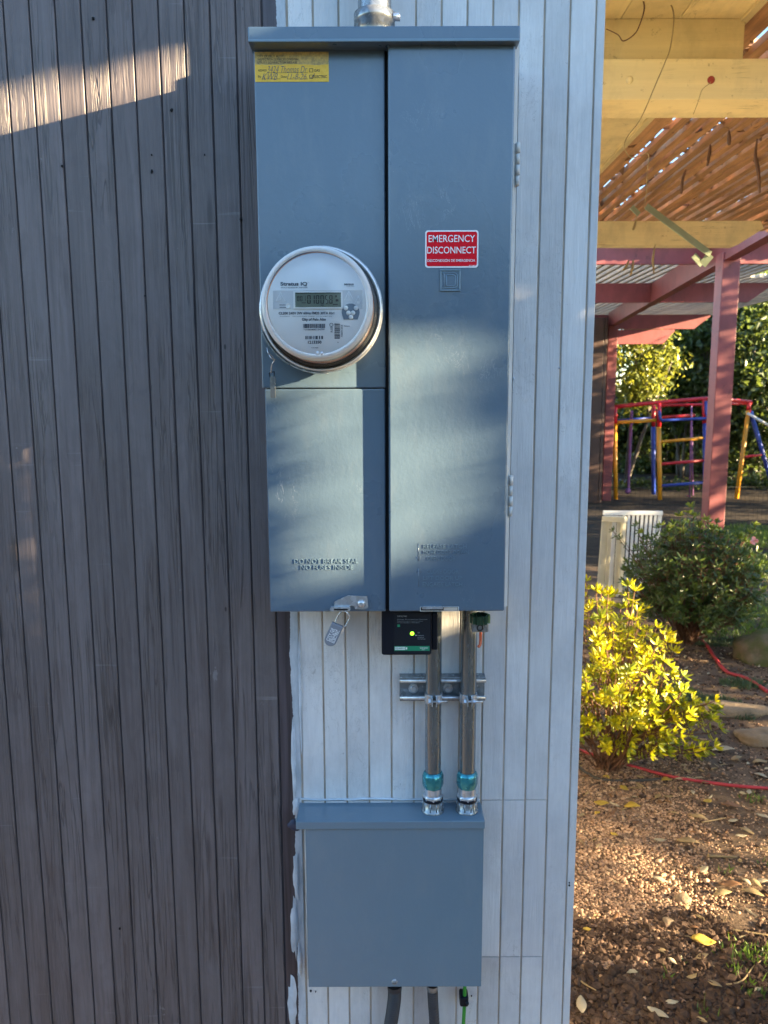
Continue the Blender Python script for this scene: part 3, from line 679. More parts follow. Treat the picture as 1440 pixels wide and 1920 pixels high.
# ================================================================== conduits between panel and box
YPI = 1.242; ZPB = zt
def conduit(px, label):
    X = zx(px, YPI, 1350); t = thing('conduit', label, 'conduit', (X, YPI, ZPB), 'conduits between the panel and the lower box')
    z_top = ZBOT + .002; zn = W(px, 1460, YPI).z
    b = MB(); b.lathe((X, YPI, 0), (0, 0, 1), [(.0135, zn - .01), (.0135, z_top)], 32); b.build('pipe', 'emt', t)
    def hexnut(z0, z1, r_, mat, name, n=6):
        b = MB(); b.lathe((X, YPI, 0), (0, 0, 1), [(r_ * .90, z0), (r_, z0 + (z1 - z0) * .2), (r_, z1 - (z1 - z0) * .25), (r_ * .86, z1), (.0137, z1 + .0003)], n * 4, True)
        for i, v in enumerate(b.v):                     # flats between eight corners
            a = math.atan2(v[1] - YPI, v[0] - X); k = math.cos(math.pi / 8) / math.cos((a % (math.pi / 4)) - math.pi / 8) if n == 8 else math.cos(math.pi / 6) / math.cos((a % (math.pi / 3)) - math.pi / 6)
            k = .5 + .5 * k if False else k
            b.v[i] = (X + (v[0] - X) * k, YPI + (v[1] - YPI) * k, v[2])
        return b.build(name, mat, t)
    zh = lambda y: W(px, y, YPI).z
    hexnut(zh(1475), zh(1446), .0182, 'teal', 'compression_nut', 8)
    b = MB(); b.lathe((X, YPI, 0), (0, 0, 1), [(.0152, zh(1494)), (.0152, zh(1470))], 28); b.build('fitting_neck', 'zinc', t)
    hexnut(zh(1497), zh(1487), .0180, 'zinc', 'fitting_nut', 8)
    b = MB(); b.lathe((X, YPI, 0), (0, 0, 1), [(.0172, zh(1499)), (.0176, zh(1495)), (.0176, zh(1493.5)), (.015, zh(1493))], 28); b.build('seal_ring', 'black', t)
    b = MB(); b.lathe((X, YPI, ZPB + .0005), (0, 0, 1), [(.0195, 0), (.0195, .003), (.0178, .0042), (.0168, zh(1498) - ZPB)], 32); hb = b.build('hub', 'galv', t)
    b = MB()
    for k in range(10):
        a = k * math.pi / 5; b.tube([(X + .0174 * math.cos(a), YPI + .0174 * math.sin(a), ZPB + .005), (X + .0170 * math.cos(a), YPI + .0170 * math.sin(a), zh(1500))], .0012, 6)
    b.build('hub_ribs', 'galv', hb)
    hexnut(ZBOT - .010, ZBOT - .001, .0185, 'greenplate', 'top_nut', 8)
    return X
XA = conduit(812.5, 'left steel conduit, nearer the black surge device, between panel and junction box')
XB = conduit(877.5, 'right steel conduit, beside the green ground clamp, between panel and junction box')
# strut channel
sx0, sx1 = W(749.5, 1290, 1.25).x, W(910.5, 1290, 1.25).x
stt = thing('strut_channel', 'galvanised strut channel behind the two conduits', 'strut', ((sx0 + sx1) / 2, YW, W(830, 1316, 1.25).z))
szt, szb = W(830, 1270, 1.25).z, W(830, 1314, 1.25).z
b = MB(); b.box((sx0, 1.264, szb), (sx1, 1.2693, szt)); b.build('channel_back', 'galv', stt)
for z0, z1 in ((szt - .003, szt), (szb, szb + .003)):
    boxo('channel_side', (sx0, 1.2495, z0), (sx1, 1.2638, z1), 'galv', stt, .0005)
for z in (szt - .0058, szb + .0058):
    b = MB(); b.tube([(sx0, 1.2492, z), (sx1, 1.2492, z)], .0032, 10); b.build('channel_lip', 'zinc', stt)
for px in (775, 840):
    c = W(px, 1291, 1.262); b = MB(); b.lathe(c, ax, [(.0085, -.002), (.0085, .001), (.0055, .0015), (.005, .005), (.0001, .0052)], 6 * 3, False); b.build('wall_screw', 'zinc', stt)
for X, px in ((XA, 812.5), (XB, 877.5)):
    zc = W(px, 1307, YPI).z
    cl = thing('pipe_clamp', f'zinc pipe clamp and bolt holding the {"left" if X == XA else "right"} conduit to the strut', 'pipe clamp', (X, YPI, zc), 'pipe clamps on the strut')
    for s_ in (-1, 1):
        b = MB(); n = 10; vs = []
        for k in range(n + 1):
            a = R(-90) + s_ * R(12 + 100 * k / n); ca, sa = math.cos(a), math.sin(a)
            for r_ in (.0137, .0152):
                for dz in (-.0075, .0075): vs.append((X + r_ * ca, YPI + r_ * sa, zc + dz))
        fs = []
        for k in range(n):
            o_ = k * 4
            fs += [(o_, o_ + 1, o_ + 5, o_ + 4), (o_ + 3, o_ + 2, o_ + 6, o_ + 7), (o_ + 1, o_ + 3, o_ + 7, o_ + 5), (o_ + 2, o_, o_ + 4, o_ + 6)]
        fs += [(0, 2, 3, 1), (n * 4, n * 4 + 1, n * 4 + 3, n * 4 + 2)]
        b.add(vs, fs); b.box((X + s_ * .0035 - .0008, YPI - .026, zc - .007), (X + s_ * .0035 + .0008, YPI - .0138, zc + .007), .0003)
        b.build('clamp_half', 'zinc', cl)
    b = MB(); yb = YPI - .020; b.tube([(X - .010, yb, zc), (X + .022, yb, zc)], .0019, 8); b.build('bolt', 'zinc', cl)
    b = MB(); b.lathe((X - .0098, yb, zc), (1, 0, 0), [(.0001, -.0005), (.0042, 0), (.0042, .004), (.0001, .0042)], 6, False); b.build('bolt_head', 'zinc', cl)
    b = MB(); b.lathe((X + .006, yb, zc), (1, 0, 0), [(.0001, 0), (.0036, 0), (.0036, .0035), (.0001, .0036)], 6, False); b.build('nut', 'zinc', cl)
# surge protector
YU = 1.176
su = thing('surge_protector', 'black surge protector with green light under the panel', 'surge protector', (zx(762, YU), YU, zz(1228, YU)))
b = MB(); pts = rounded(715.6, 1140, 809.5, 1228.5, YU, .004, 5); b.prism(pts, (0, .05, 0)); sb_ = b.build('housing', 'black', su)
bv = sb_.modifiers.new('bevel', 'BEVEL'); bv.width = .0014; bv.segments = 2; bv.limit_method = 'ANGLE'
rbox('side_block', 809, 1150, 821, 1219, YU + .012, .034, 'black', su, .002)
lab = rbox('face_label', 739, 1150, 807, 1226, YU - .0006, .0005, 'navy', su)
rbox('green_band', 739.3, 1211.3, 805.5, 1220.5, YU - .0009, .0002, 'green_label', lab)
b = MB(); b.lathe(W(772.7, 1187.6, YU), ax, [(.0032, 0), (.0032, .001), (.002, .002), (.0001, .0023)], 18); b.build('green_light', 'led', su)
YT = YU - .0012
rbox('logo_box', 740.5, 1213, 760, 1218.5, YT + .0002, .0001, 'white_ink', lab)
txt('SQUARE D', 741.3, 1214, 759.2, 1217.6, YT, 'green_label', lab, .0001, .02)
rbox('logo_mark', 761.3, 1213.6, 763.5, 1217.8, YT, .0001, 'white_ink', lab)
txt('Schneider', 787.5, 1213.2, 803, 1216.2, YT, 'white_ink', lab, .0001); txt('Electric', 791, 1216.8, 797, 1219, YT, 'white_ink', lab, .0001)
for s_, bx in (('SURGELOGIC', (745, 1154, 763, 1156.8)), ('Surge Protective Device', (745, 1160.5, 801, 1162.6)), ('Dispositivo de proteccion contra', (745, 1163.8, 793, 1165.6)), ('Parasurtenseur / Supresor', (745, 1166.8, 787, 1168.6)),
               ('OK', (783, 1185, 787, 1187.6)), ('Replace', (783, 1190.2, 794.5, 1192.6)), ('Remplacer', (783, 1193.8, 795, 1196)), ('Reemplazar', (783, 1197.2, 798, 1199.4))):
    txt(s_, *bx, YT, 'grey_ink', lab, .0001)
rbox('label_symbol', 745, 1171, 750, 1175.5, YT, .0001, 'green_label', lab)
b = MB(); b.lathe(W(779.8, 1191, YU), ax, [(.0008, 0), (.0008, .001), (.0001, .0011)], 8); b.build('small_light', 'white_ink', su)
# ground clamp
YG = 1.205
gc = thing('ground_clamp', 'dark green ground clamp with a copper wire end below the panel', 'ground clamp', W(900, 1187, YG))
b = MB(); c = W(900, 1157, YG); b.lathe(Vector((c.x, YG, c.z - .006)), (0, 0, 1), [(.012, -.004), (.0155, -.003), (.0155, .010), (.012, .011)], 36, False)
for i, v in enumerate(b.v):
    a = math.atan2(v[1] - YG, v[0] - c.x); k = 1 + .10 * math.sin(a * 12); b.v[i] = (c.x + (v[0] - c.x) * k, YG + (v[1] - YG) * k, v[2])
b.build('lock_ring', 'greenplate', gc)
rbox('lug', 885, 1168, 916.5, 1186, YG - .010, .02, 'galv', gc, .002)
b = MB(); b.lathe(W(900, 1177, YG - .0102), ax, [(.0055, 0), (.0055, .0008), (.0038, .0012), (.0036, -.002), (.0001, -.002)], 20); b.build('lug_screw', 'hole', gc)
tubeo('copper_wire', catmull([W(901, 1184, YG), W(901, 1200, YG), W(900, 1209, YG - .002), W(896.5, 1213, YG - .004)], 5), .0024, 'copper', gc)
# flexible conduits and green wire under the box
def flex(path, r_, label, name='flexible_conduit'):
    t = thing(name, label, 'conduit', path[-1], 'flexible conduits under the junction box')
    p = catmull(path, 40); b = MB(); b.tube(p, [r_ * (1 + .05 * math.sin(i * 1.25)) for i in range(len(p))], 18); b.build('hose', 'flex', t)
    b = MB(); z = path[0].z; b.lathe((path[0].x, path[0].y, 0), (0, 0, 1), [(r_ * 1.02, z - .006), (r_ * 1.1, z - .004), (r_ * 1.1, z + .004)], 20); b.build('connector', 'galv' if r_ < .01 else 'flex', t)
YX = 1.243
flex([W(740, 1850, YX), W(739.5, 1872, YX), W(736, 1900, YX), W(730, 1940, YX), W(724, 2020, YX), Vector((W(722, 2020, YX).x, YX, .06))], .0118, 'thicker grey flexible conduit leaving the junction box, bending left')
flex([W(810.5, 1850, YX), W(812, 1880, YX), W(815, 1930, YX), W(817, 2020, YX), Vector((W(818, 2020, YX).x, YX, .06))], .0092, 'thinner grey flexible conduit hanging straight from the junction box')
gw = thing('green_wire', 'green ground wire with a black clip below the junction box', 'wire', W(870, 1990, YX))
tubeo('wire', catmull([W(871.5, 1846, YX), W(870.5, 1890, YX), W(868.5, 1940, YX), W(868, 2020, YX), Vector((W(868, 2020, YX).x, YX, .05))], 6), .0033, 'green_wire', gw)
rbox('clip', 862.5, 1871, 879, 1889, YX - .006, .024, 'black', gw, .003)
b = MB(); b.lathe(W(876, 1880, YX - .006), ax, [(.003, 0), (.003, .003), (.0001, .0035)], 10); b.build('clip_nail', 'black', gw)

# ================================================================== garden: materials
def mk_leaf(name, c1, c2, trans=.35, tcol=None, scale=30, rough=.4):
    t = NT(name); n1 = t.ramp(t.noise((1, 1, 1), scale, 3, .6), [(.3, 0), (.7, 1)])
    c = t.mix(n1, c1, c2); t.done(c, rough, None, None, .5)
    tl = t.n('ShaderNodeBsdfTranslucent'); tl.inputs[0].default_value = (*(tcol or tuple(x * 1.3 for x in c2)), 1)
    mx = t.n('ShaderNodeMixShader'); mx.inputs[0].default_value = trans
    t.l(t.b.outputs[0], mx.inputs[1]); t.l(tl.outputs[0], mx.inputs[2]); t.l(mx.outputs[0], t.out.inputs['Surface']); return t.m
M['leaf_yellow'] = mk_leaf('yellow_green_leaf', (.30, .31, .005), (.54, .47, .006), .4, (.60, .52, .006), 25)
def mk_mixed():
    m = mk_leaf('yellow_green_leaf', (.30, .31, .005), (.54, .47, .006), .42, (.60, .52, .006), 25); nt_ = m.node_tree
    t = NT.__new__(NT); t.m = m; t.nt = nt_; t.b = nt_.nodes['Principled BSDF']; t.out = nt_.nodes['Material Output']
    old = t.b.inputs['Base Color'].links[0].from_socket; g = t.ramp(t.noise((1, 1, 1), 11, 4, .65), [(.44, 0), (.60, 1)])
    v = t.ramp(t.noise((1, 1, 1), 60, 2, .5), [(.35, 0), (.65, 1)])
    c = t.mix(g, old, t.mix(v, (.10, .16, .015), (.22, .26, .02))); t.l(c, t.b.inputs['Base Color'])
    tl = [n for n in nt_.nodes if n.type == 'BSDF_TRANSLUCENT'][0]; t.l(t.mix(g, (.60, .52, .006), (.26, .32, .02)), tl.inputs[0]); return m
M['leaf_yellow'] = mk_mixed()
M['leaf_dark'] = mk_leaf('dark_glossy_leaf', (.026, .050, .014), (.105, .155, .032), .25, (.16, .24, .03), 12, .3)
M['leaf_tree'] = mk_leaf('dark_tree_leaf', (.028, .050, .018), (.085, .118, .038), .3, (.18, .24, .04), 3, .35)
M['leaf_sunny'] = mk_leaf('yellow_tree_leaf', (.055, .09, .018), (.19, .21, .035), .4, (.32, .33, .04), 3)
M['grass'] = mk_leaf('grass_blade', (.06, .12, .018), (.14, .22, .04), .3, (.14, .22, .03), 8)
M['grass_grey'] = mk_leaf('grey_green_blade', (.05, .085, .04), (.11, .16, .075), .2, None, 8)
M['twig'] = simple('brown_stem', (.13, .06, .03), .7, var=.35, bs=60)
M['bark'] = simple('grey_bark', (.10, .085, .07), .85, var=.4, bs=18, bstr=.8, bd=.01)
def mk_wood(name, c, var=.3, sx=(6, 6, 6), rough=.65, flake=None):
    t = NT(name); g = t.noise(sx, 1, 5, .65, .5)
    cc = t.mix(t.ramp(g, [(.28, 0), (.72, 1)]), tuple(x * (1 - var) for x in c), tuple(min(1, x * (1 + var)) for x in c))
    if flake:
        f = t.ramp(t.noise((1, 1, 1), 26, 5, .72), [(.62, 0), (.68, 1)]); cc = t.mix(t.math('MULTIPLY', f, .6), cc, flake)
        st_ = t.ramp(t.noise((4, 4, 2), 1.4, 6, .7), [(.46, 0), (.72, 1)]); cc = t.mix(t.math('MULTIPLY', st_, .55), cc, tuple(x * .5 for x in c))
        ck = t.ramp(t.noise(sx, .55, 5, .6, 1.2), [(.490, 0), (.5, 1), (.510, 0)]); ckm = t.ramp(t.noise((1, 1, 1), 3, 2), [(.52, 0), (.6, 1)]); cc = t.mix(t.math('MULTIPLY', t.math('MULTIPLY', ck, ckm), .7), cc, tuple(x * .3 for x in flake))
    v = t.math('ADD', .85, t.math('MULTIPLY', t.rand(), .3)); cc = t.mix(1.0, cc, v, 'MULTIPLY')
    return t.done(cc, rough, None, t.bump(g, .5, .004))
M['cream'] = mk_wood('cream_painted_wood', (.74, .59, .29), .07, (2, 14, 40), .5, (.33, .22, .10))
M['cream_board'] = mk_wood('cream_soffit_board', (.76, .61, .30), .06, (30, 2, 2), .5, (.40, .28, .12))
M['red_trim'] = mk_wood('red_trim', (.30, .035, .02), .2)
M['slat'] = mk_wood('brown_slat', (.43, .225, .095), .4, (40, 2.2, 30), .7, (.09, .045, .02))
M['grey_slat'] = mk_wood('weathered_slat', (.34, .32, .28), .25, (40, 3, 30))
M['mauve'] = mk_wood('mauve_painted_wood', (.21, .050, .055), .14, (5, 5, 3), .55, (.14, .036, .036))
M['wing'] = mk_wood('brown_wing_siding', (.060, .032, .026), .3, (10, 10, 2), .5)
M['fence'] = mk_wood('brown_fence', (.085, .048, .035), .35, (12, 4, 2), .8)
M['bracket'] = simple('sage_green_metal', (.28, .33, .22), .4, var=.12)
M['pred'] = simple('red_steel_tube', (.52, .018, .03), .35, var=.12, bs=12)
M['pyel'] = simple('yellow_steel_tube', (.62, .27, .015), .35, var=.15, bs=12)
M['pblue'] = simple('blue_steel_tube', (.02, .05, .30), .35, var=.15, bs=12)
M['purple'] = simple('purple_rope', (.22, .09, .24), .7, var=.2)
M['gate_white'] = simple('white_gate_plastic', (.72, .73, .72), .45, var=.06, bs=20)
M['gate_beige'] = simple('cream_gate_plastic', (.62, .58, .44), .45, var=.08, bs=20)
M['iron'] = simple('black_wire', (.012, .012, .013), .5)
M['hose_red'] = simple('red_hose', (.42, .035, .045), .5, var=.15)
M['hose_black'] = simple('black_hose', (.045, .04, .035), .6, var=.15)
def mk_rock(name, c, moss=0):
    t = NT(name); g = t.noise((1, 1, 1), 14, 6, .65)
    cc = t.mix(t.ramp(g, [(.3, 0), (.7, 1)]), tuple(x * .55 for x in c), c)
    if moss: cc = t.mix(t.math('MULTIPLY', t.ramp(t.noise((1, 1, 1), 6, 4), [(.38, 0), (.55, 1)]), moss), cc, (.075, .10, .018))
    return t.done(cc, .9, None, t.bump(g, .8, .02))
M['rock'] = mk_rock('tan_flagstone', (.32, .23, .14)); M['moss_rock'] = mk_rock('mossy_boulder', (.22, .17, .11), .85)
def mk_pebble():
    t = NT('pea_gravel'); v = t.n('ShaderNodeTexWhiteNoise'); a = t.n('ShaderNodeAttribute'); a.attribute_name = 'pid'; v.noise_dimensions = '1D'
    t.l(a.outputs['Fac'], v.inputs['W'])
    c = t.ramp(v.outputs['Value'], [(0, (.10, .056, .033)), (.3, (.24, .135, .078)), (.7, (.38, .23, .132)), (1, (.58, .40, .25))])
    return t.done(c, .65, None, t.bump(t.noise((1, 1, 1), 300, 3), .3, .002))
M['pebble'] = mk_pebble()
M['clod'] = simple('dark_soil_clod', (.072, .047, .034), .95, var=.4, bs=120, bstr=.8, bd=.004, spec=.1)
LITTER = [('tan_leaf', (.42, .30, .14)), ('yellow_leaf', (.58, .40, .06)), ('brown_leaf', (.24, .12, .05)), ('pale_leaf', (.55, .47, .31))]
for n_, c_ in LITTER: M[n_] = mk_leaf(n_, tuple(x * .75 for x in c_), c_, .2, None, 40, .6)

# ================================================================== leaf clouds
def leaf_mesh(name, C, A, U, L, Wd, mat, parent, fold=.25, six=True):
    """C base points, A growth directions, U side directions, L lengths, Wd widths: one folded leaf each"""
    n = len(C); A = A / np.linalg.norm(A, axis=1, keepdims=True)
    U = U - A * (U * A).sum(1, keepdims=True); U = U / (np.linalg.norm(U, axis=1, keepdims=True) + 1e-9); Nn = np.cross(A, U)
    L = np.asarray(L).reshape(-1, 1); Wd = np.asarray(Wd).reshape(-1, 1)
    if six:
        P = [C, C + A * L * .35 + U * Wd * .42 + Nn * Wd * fold, C + A * L * .75 + U * Wd * .40 + Nn * Wd * fold * .8, C + A * L - Nn * L * .08,
             C + A * L * .75 - U * Wd * .40 + Nn * Wd * fold * .8, C + A * L * .35 - U * Wd * .42 + Nn * Wd * fold]
        F_ = np.array([[0, 1, 2, 3], [0, 3, 4, 5]])
    else:
        P = [C, C + A * L * .5 + U * Wd * .5 + Nn * Wd * fold, C + A * L, C + A * L * .5 - U * Wd * .5 + Nn * Wd * fold]
        F_ = np.array([[0, 1, 2], [0, 2, 3]])
    k = len(P); V = np.stack(P, 1).reshape(-1, 3); Fs = (np.arange(n)[:, None, None] * k + F_[None]).reshape(-1, F_.shape[1])
    me = bpy.data.meshes.new(name); me.vertices.add(len(V)); me.vertices.foreach_set('co', V.ravel())
    me.loops.add(Fs.size); me.loops.foreach_set('vertex_index', Fs.ravel()); me.polygons.add(len(Fs))
    me.polygons.foreach_set('loop_start', np.arange(len(Fs)) * Fs.shape[1]); me.update(calc_edges=True)
    me.materials.append(M[mat]); return place(bpy.data.objects.new(name, me), parent)
def rdir(rg, n):
    v = rg.normal(size=(n, 3)); return v / np.linalg.norm(v, axis=1, keepdims=True)
def crown_points(rg, c, rad, n, clumps=60, spread=.22):
    c = np.array(c); rad = np.array(rad); d = rdir(rg, clumps); r_ = rg.uniform(.25, 1, (clumps, 1)) ** .5
    K = c + d * r_ * rad; s_ = spread * rad.mean() * rg.uniform(.5, 1.2, clumps)
    i = rg.integers(0, clumps, n); return K[i] + rg.normal(size=(n, 3)) * s_[i][:, None], K
def tree(name, label, base, crown_c, rad, n, leaf, mat, seed, stems=3, keep=None, group=None, clumps=60, spread=.2, cat='tree'):
    rg = np.random.default_rng(seed); r_ = random.Random(seed); base = Vector(base)
    t = thing(name, label, cat, base, group)
    C, K = crown_points(rg, crown_c, rad, n, clumps, spread)
    if keep is not None: C = C[keep(C)]
    m = len(C); leaf_mesh('crown', C, rdir(rg, m) + np.array([0, 0, -.3]), rdir(rg, m), rg.uniform(.7, 1.3, m) * leaf, rg.uniform(.4, .6, m) * leaf, mat, t, six=False)
    b = MB()
    for s_ in range(stems):
        k = Vector(K[r_.randrange(len(K))]); b0 = base + Vector((r_.uniform(-.12, .12), r_.uniform(-.12, .12), -.03)); mid = b0.lerp(k, .5) + Vector((r_.uniform(-.15, .15), r_.uniform(-.15, .15), .1))
        r0 = (.05 if stems > 3 else .09) * max(.4, rad[2] / 1.6); b.tube(catmull([b0, mid, k], 5), [r0 * (1 - .75 * i / 10) for i in range(11)], 7)
        for q in range(3):
            k2 = Vector(K[r_.randrange(len(K))]); b.tube(catmull([mid, mid.lerp(k2, .5) + Vector((0, 0, .1)), k2], 4), [r0 * .5 * (1 - .08 * i) for i in range(9)], 6)
    b.build('trunk', 'bark', t); return t

# ================================================================== added shade trees out of view, leaves cut to shape the sun
def hit(C, Y):                    # where the sunbeam through each point meets the plane y = Y
    s = np.array(SUN); k = (C[:, 1] - Y) / s[1]; return C - k[:, None] * s
def inpoly(X, Z, poly):
    r_ = np.zeros(len(X), bool); n = len(poly)
    for i in range(n):
        x0, z0 = poly[i]; x1, z1 = poly[(i + 1) % n]; c = ((z0 > Z) != (z1 > Z)) & (X < (x1 - x0) * (Z - z0) / (z1 - z0 + 1e-12) + x0); r_ ^= c
    return r_
def wpoly(pts, Y): return [(W(x, y, Y).x, W(x, y, Y).z) for x, y in pts]
GAPS = [(1.07, [(590, 455), (800, 400), (800, 690), (590, 740)]), (YW, [(-260, 195), (-80, 150), (200, 92), (520, 20), (520, 170), (150, 260), (-80, 310), (-260, 380)]),
        (YW, [(860, 545), (1300, 425), (1300, 478), (860, 598)]), (YW, [(860, 640), (1200, 550), (1200, 580), (860, 675)]), (YW, [(930, 860), (1010, 850), (1010, 900), (930, 930)]),
        (YC, [(425, 548), (1030, 360), (1030, 1050), (760, 1105), (425, 1205)]),
        (YW, [(540, 1278), (540, 1200), (985, 1075), (985, 1160)])]
SOFT = [(YC, [(425, 648), (790, 530), (790, 1080), (640, 1120), (425, 1195)]), (YD, [(700, 470), (900, 400), (900, 520), (700, 600)]),
        (YD, [(700, 690), (1010, 560), (1010, 700), (700, 820)]), (YD, [(700, 835), (1010, 715), (1010, 950), (700, 1130)])]
GAPS = [(Y, wpoly(p, Y)) for Y, p in GAPS]; SOFT = [(Y, wpoly(p, Y)) for Y, p in SOFT]
def keep_wall(C, gaps=None):  # drops leaves so the added trees let chosen sun patches through
    ok = np.ones(len(C), bool)
    for Y, poly in gaps or GAPS:
        h = hit(C, Y); ok &= ~inpoly(h[:, 0], h[:, 2], poly)
    return ok
def shade_tree():  # added leaf screen, shaped to leave sun patches on the wall
    rg = np.random.default_rng(5); s = np.array(SUN)
    t = thing('added_shade_tree', 'added unseen leaf screen on a slim trunk, gaps cut to shape the sun on the wall', 'tree', (2.35, .53, gh(2.35, .53)))
    n = 110000; tgt = np.stack([rg.uniform(-.95, .75, n), rg.uniform(.98, 1.38, n), rg.uniform(-.1, 2.75, n)], 1)
    C = tgt + s * ((rg.uniform(1.75, 2.75, n) - tgt[:, 0]) / s[0])[:, None]
    C = C[(C[:, 2] > .45)]; C = C[keep_wall(C)]; m = len(C)
    leaf_mesh('crown', C, rdir(rg, m), rdir(rg, m), rg.uniform(.03, .05, m), rg.uniform(.014, .022, m), 'leaf_tree', t, six=False)
    tubeo('trunk', [(2.35, .53, -.03), (2.36, .53, .5), (2.34, .50, 1.0), (2.36, .40, 1.5)], [.03, .026, .02, .008], 'bark', t, 8)
shade_tree()
def far_shade_tree():             # second added leaf screen further off, cut for softer shade bands
    rg = np.random.default_rng(6); s = np.array(SUN); t = thing('added_soft_shade_tree', 'added unseen leaf screen farther right, cut to throw soft shade bands on the panel', 'tree', (4.5, -.08, gh(4.5, -.08)))
    n = 40000; tgt = np.stack([rg.uniform(-.75, .55, n), rg.uniform(1.10, 1.22, n), rg.uniform(1.2, 2.35, n)], 1)
    C = tgt + s * ((rg.uniform(3.9, 5.1, n) - tgt[:, 0]) / s[0])[:, None]; C = C[keep_wall(C, SOFT + GAPS[:5] + GAPS[6:])]; m = len(C)
    leaf_mesh('crown', C, rdir(rg, m), rdir(rg, m), rg.uniform(.035, .055, m), rg.uniform(.016, .024, m), 'leaf_tree', t, six=False)
    tubeo('trunk', [(4.5, -.08, -.03), (4.5, -.06, .7), (4.48, -.08, 1.3), (4.5, -.08, 1.95)], [.06, .05, .04, .012], 'bark', t, 8)
far_shade_tree()
SHR = G(1140, 1440)                       # foot of the yellow shrub
P3E = W(1290, 604, 12.9); T1C = W(1190, 690, 15.4)
LIT = [(W(1380, 445, 4.3), .2), (W(1340, 955, 6.7), .16), (P3E, .3), (T1C, .9), ((SHR.x - .06, SHR.y, .64), .36), ((SHR.x - .05, SHR.y, .85), .2)]
def keep_garden(C):  # clears leaves of the added hedge where sun should land
    s = np.array(SUN); ok = np.ones(len(C), bool)
    for c, r_ in LIT:
        d = C - np.array(c); p = (d * s).sum(1, keepdims=True); ok &= np.linalg.norm(d - p * s, axis=1) > r_
    return ok
SHADE_HEDGE = [(8.3, -.15), (8.3, 1.7), (8.6, 3.4), (8.2, 5.2), (8.7, 7.0), (8.4, 9.0), (8.8, 11.2), (9.6, 13.6), (10.6, 16.2), (11.4, 18.6)]  # hedge row added out of view to shade the garden
for k, (x, y) in enumerate(SHADE_HEDGE):
    tree('added_hedge_tree', 'added unseen hedge tree that shades the garden, ' + ('nearest', 'first', 'second', 'third', 'fourth', 'fifth', 'sixth', 'seventh', 'eighth', 'farthest')[k] + ' of the row from the house wall', (x, y, 0), (x, y, 2.5 if k < 5 else 2.1), (.8, 1.3 if k else .35, 1.9), (6500 if k < 5 else 7500) if k else 2200, .12, 'leaf_tree', 100 + k, 3, keep_garden, 'added hedge trees shading the garden', 70, .24)

for k, (y, z, rz) in enumerate(((-2.1, .95, .9), (-4.0, 2.0, 1.7), (-6.0, 2.1, 1.8))):  # bushes added to keep sun off the ground mirrored in the pipes
    tree('added_side_hedge', ('low', 'tall', 'tallest')[k] + ' added unseen side bush that keeps sun off the near ground', (8.3, y, 0), (8.3, y, z), (.8, 1.1, rz), 6000, .12, 'leaf_tree', 540 + k, 3, None, 'added side bushes', 60, .22)
for k, x in enumerate((-7.6, -5.4, -3.3, -1.2, .9, 3.0)):  # trees added behind the camera to darken reflections and block the low sky
    tree('added_border_tree', 'added unseen tree behind the camera that darkens reflections, ' + ('first', 'second', 'third', 'fourth', 'fifth', 'sixth')[k] + ' from the far end of the row', (x, -5.6, 0), (x, -5.6, 1.75), (1.25, .7, 1.75), 5200, .17, 'leaf_tree', 500 + k, 3, None, 'added trees behind the camera', 60, .24)

# ================================================================== cream patio cover beside the house
ZR0, ZRT, ZR1 = CAMZ + .80, CAMZ + .90, CAMZ + 1.005
pc = thing('patio_cover', 'cream painted patio cover with brown slats at the top right', 'patio cover', (XE + .3, 3, ZR0))
y1 = H(1200, 115, ZR0).y; y2 = H(1200, 187, ZR0).y; y2b = H(1200, 222, ZR0).y; y3 = H(1250, 460, ZR0).y
XS = H(1390, 42, ZR1).x
yR = y2 + .03
boxo('blocking', (XE - .004, yR, ZRT + .006), (W(1395, 80, yR).x, yR + .06, ZR1 + .012), 'cream', pc, .002)
r2 = boxo('rafter', (XE - .004, y2, ZR0), (3.2, y2b, ZRT + .004), 'cream', pc, .003)
b = MB(); b.prism([W(x, y, y3) for x, y in ((1060, 415), (1426, 414), (1432.5, 428), (1383, 459), (1060, 459))], (0, .09, 0)); b.build('rafter', 'cream', pc)
for px, py in ((1180, 150), (1333, 150)):
    b = MB(); b.lathe(W(px, py, y2), ax, [(.010, -.001), (.010, .002), (.006, .004), (.0001, .0045)], 14); b.build('bolt', 'cream' if px < 1200 else 'red_trim', r2)
xb = [XE - .003, H(1165, 42, ZR1).x, H(1275, 42, ZR1).x, XS]
for a, c in zip(xb[:-1], xb[1:]): boxo('soffit_board', (a + .0012, 1.32, ZR1 + .0125), (c - .0012, y3 + .75, ZR1 + .03), 'cream_board', pc, .001)
boxo('edge_trim', (XS, 1.32, ZR1 + .004), (XS + .022, y3 + .75, ZR1 + .05), 'cream_board', pc, .001)
boxo('red_edge', (XS + .0225, 1.32, ZR1 + .012), (XS + .030, y3 + .75, ZR1 + .05), 'red_trim', pc)
x = XS + .034; k = 0
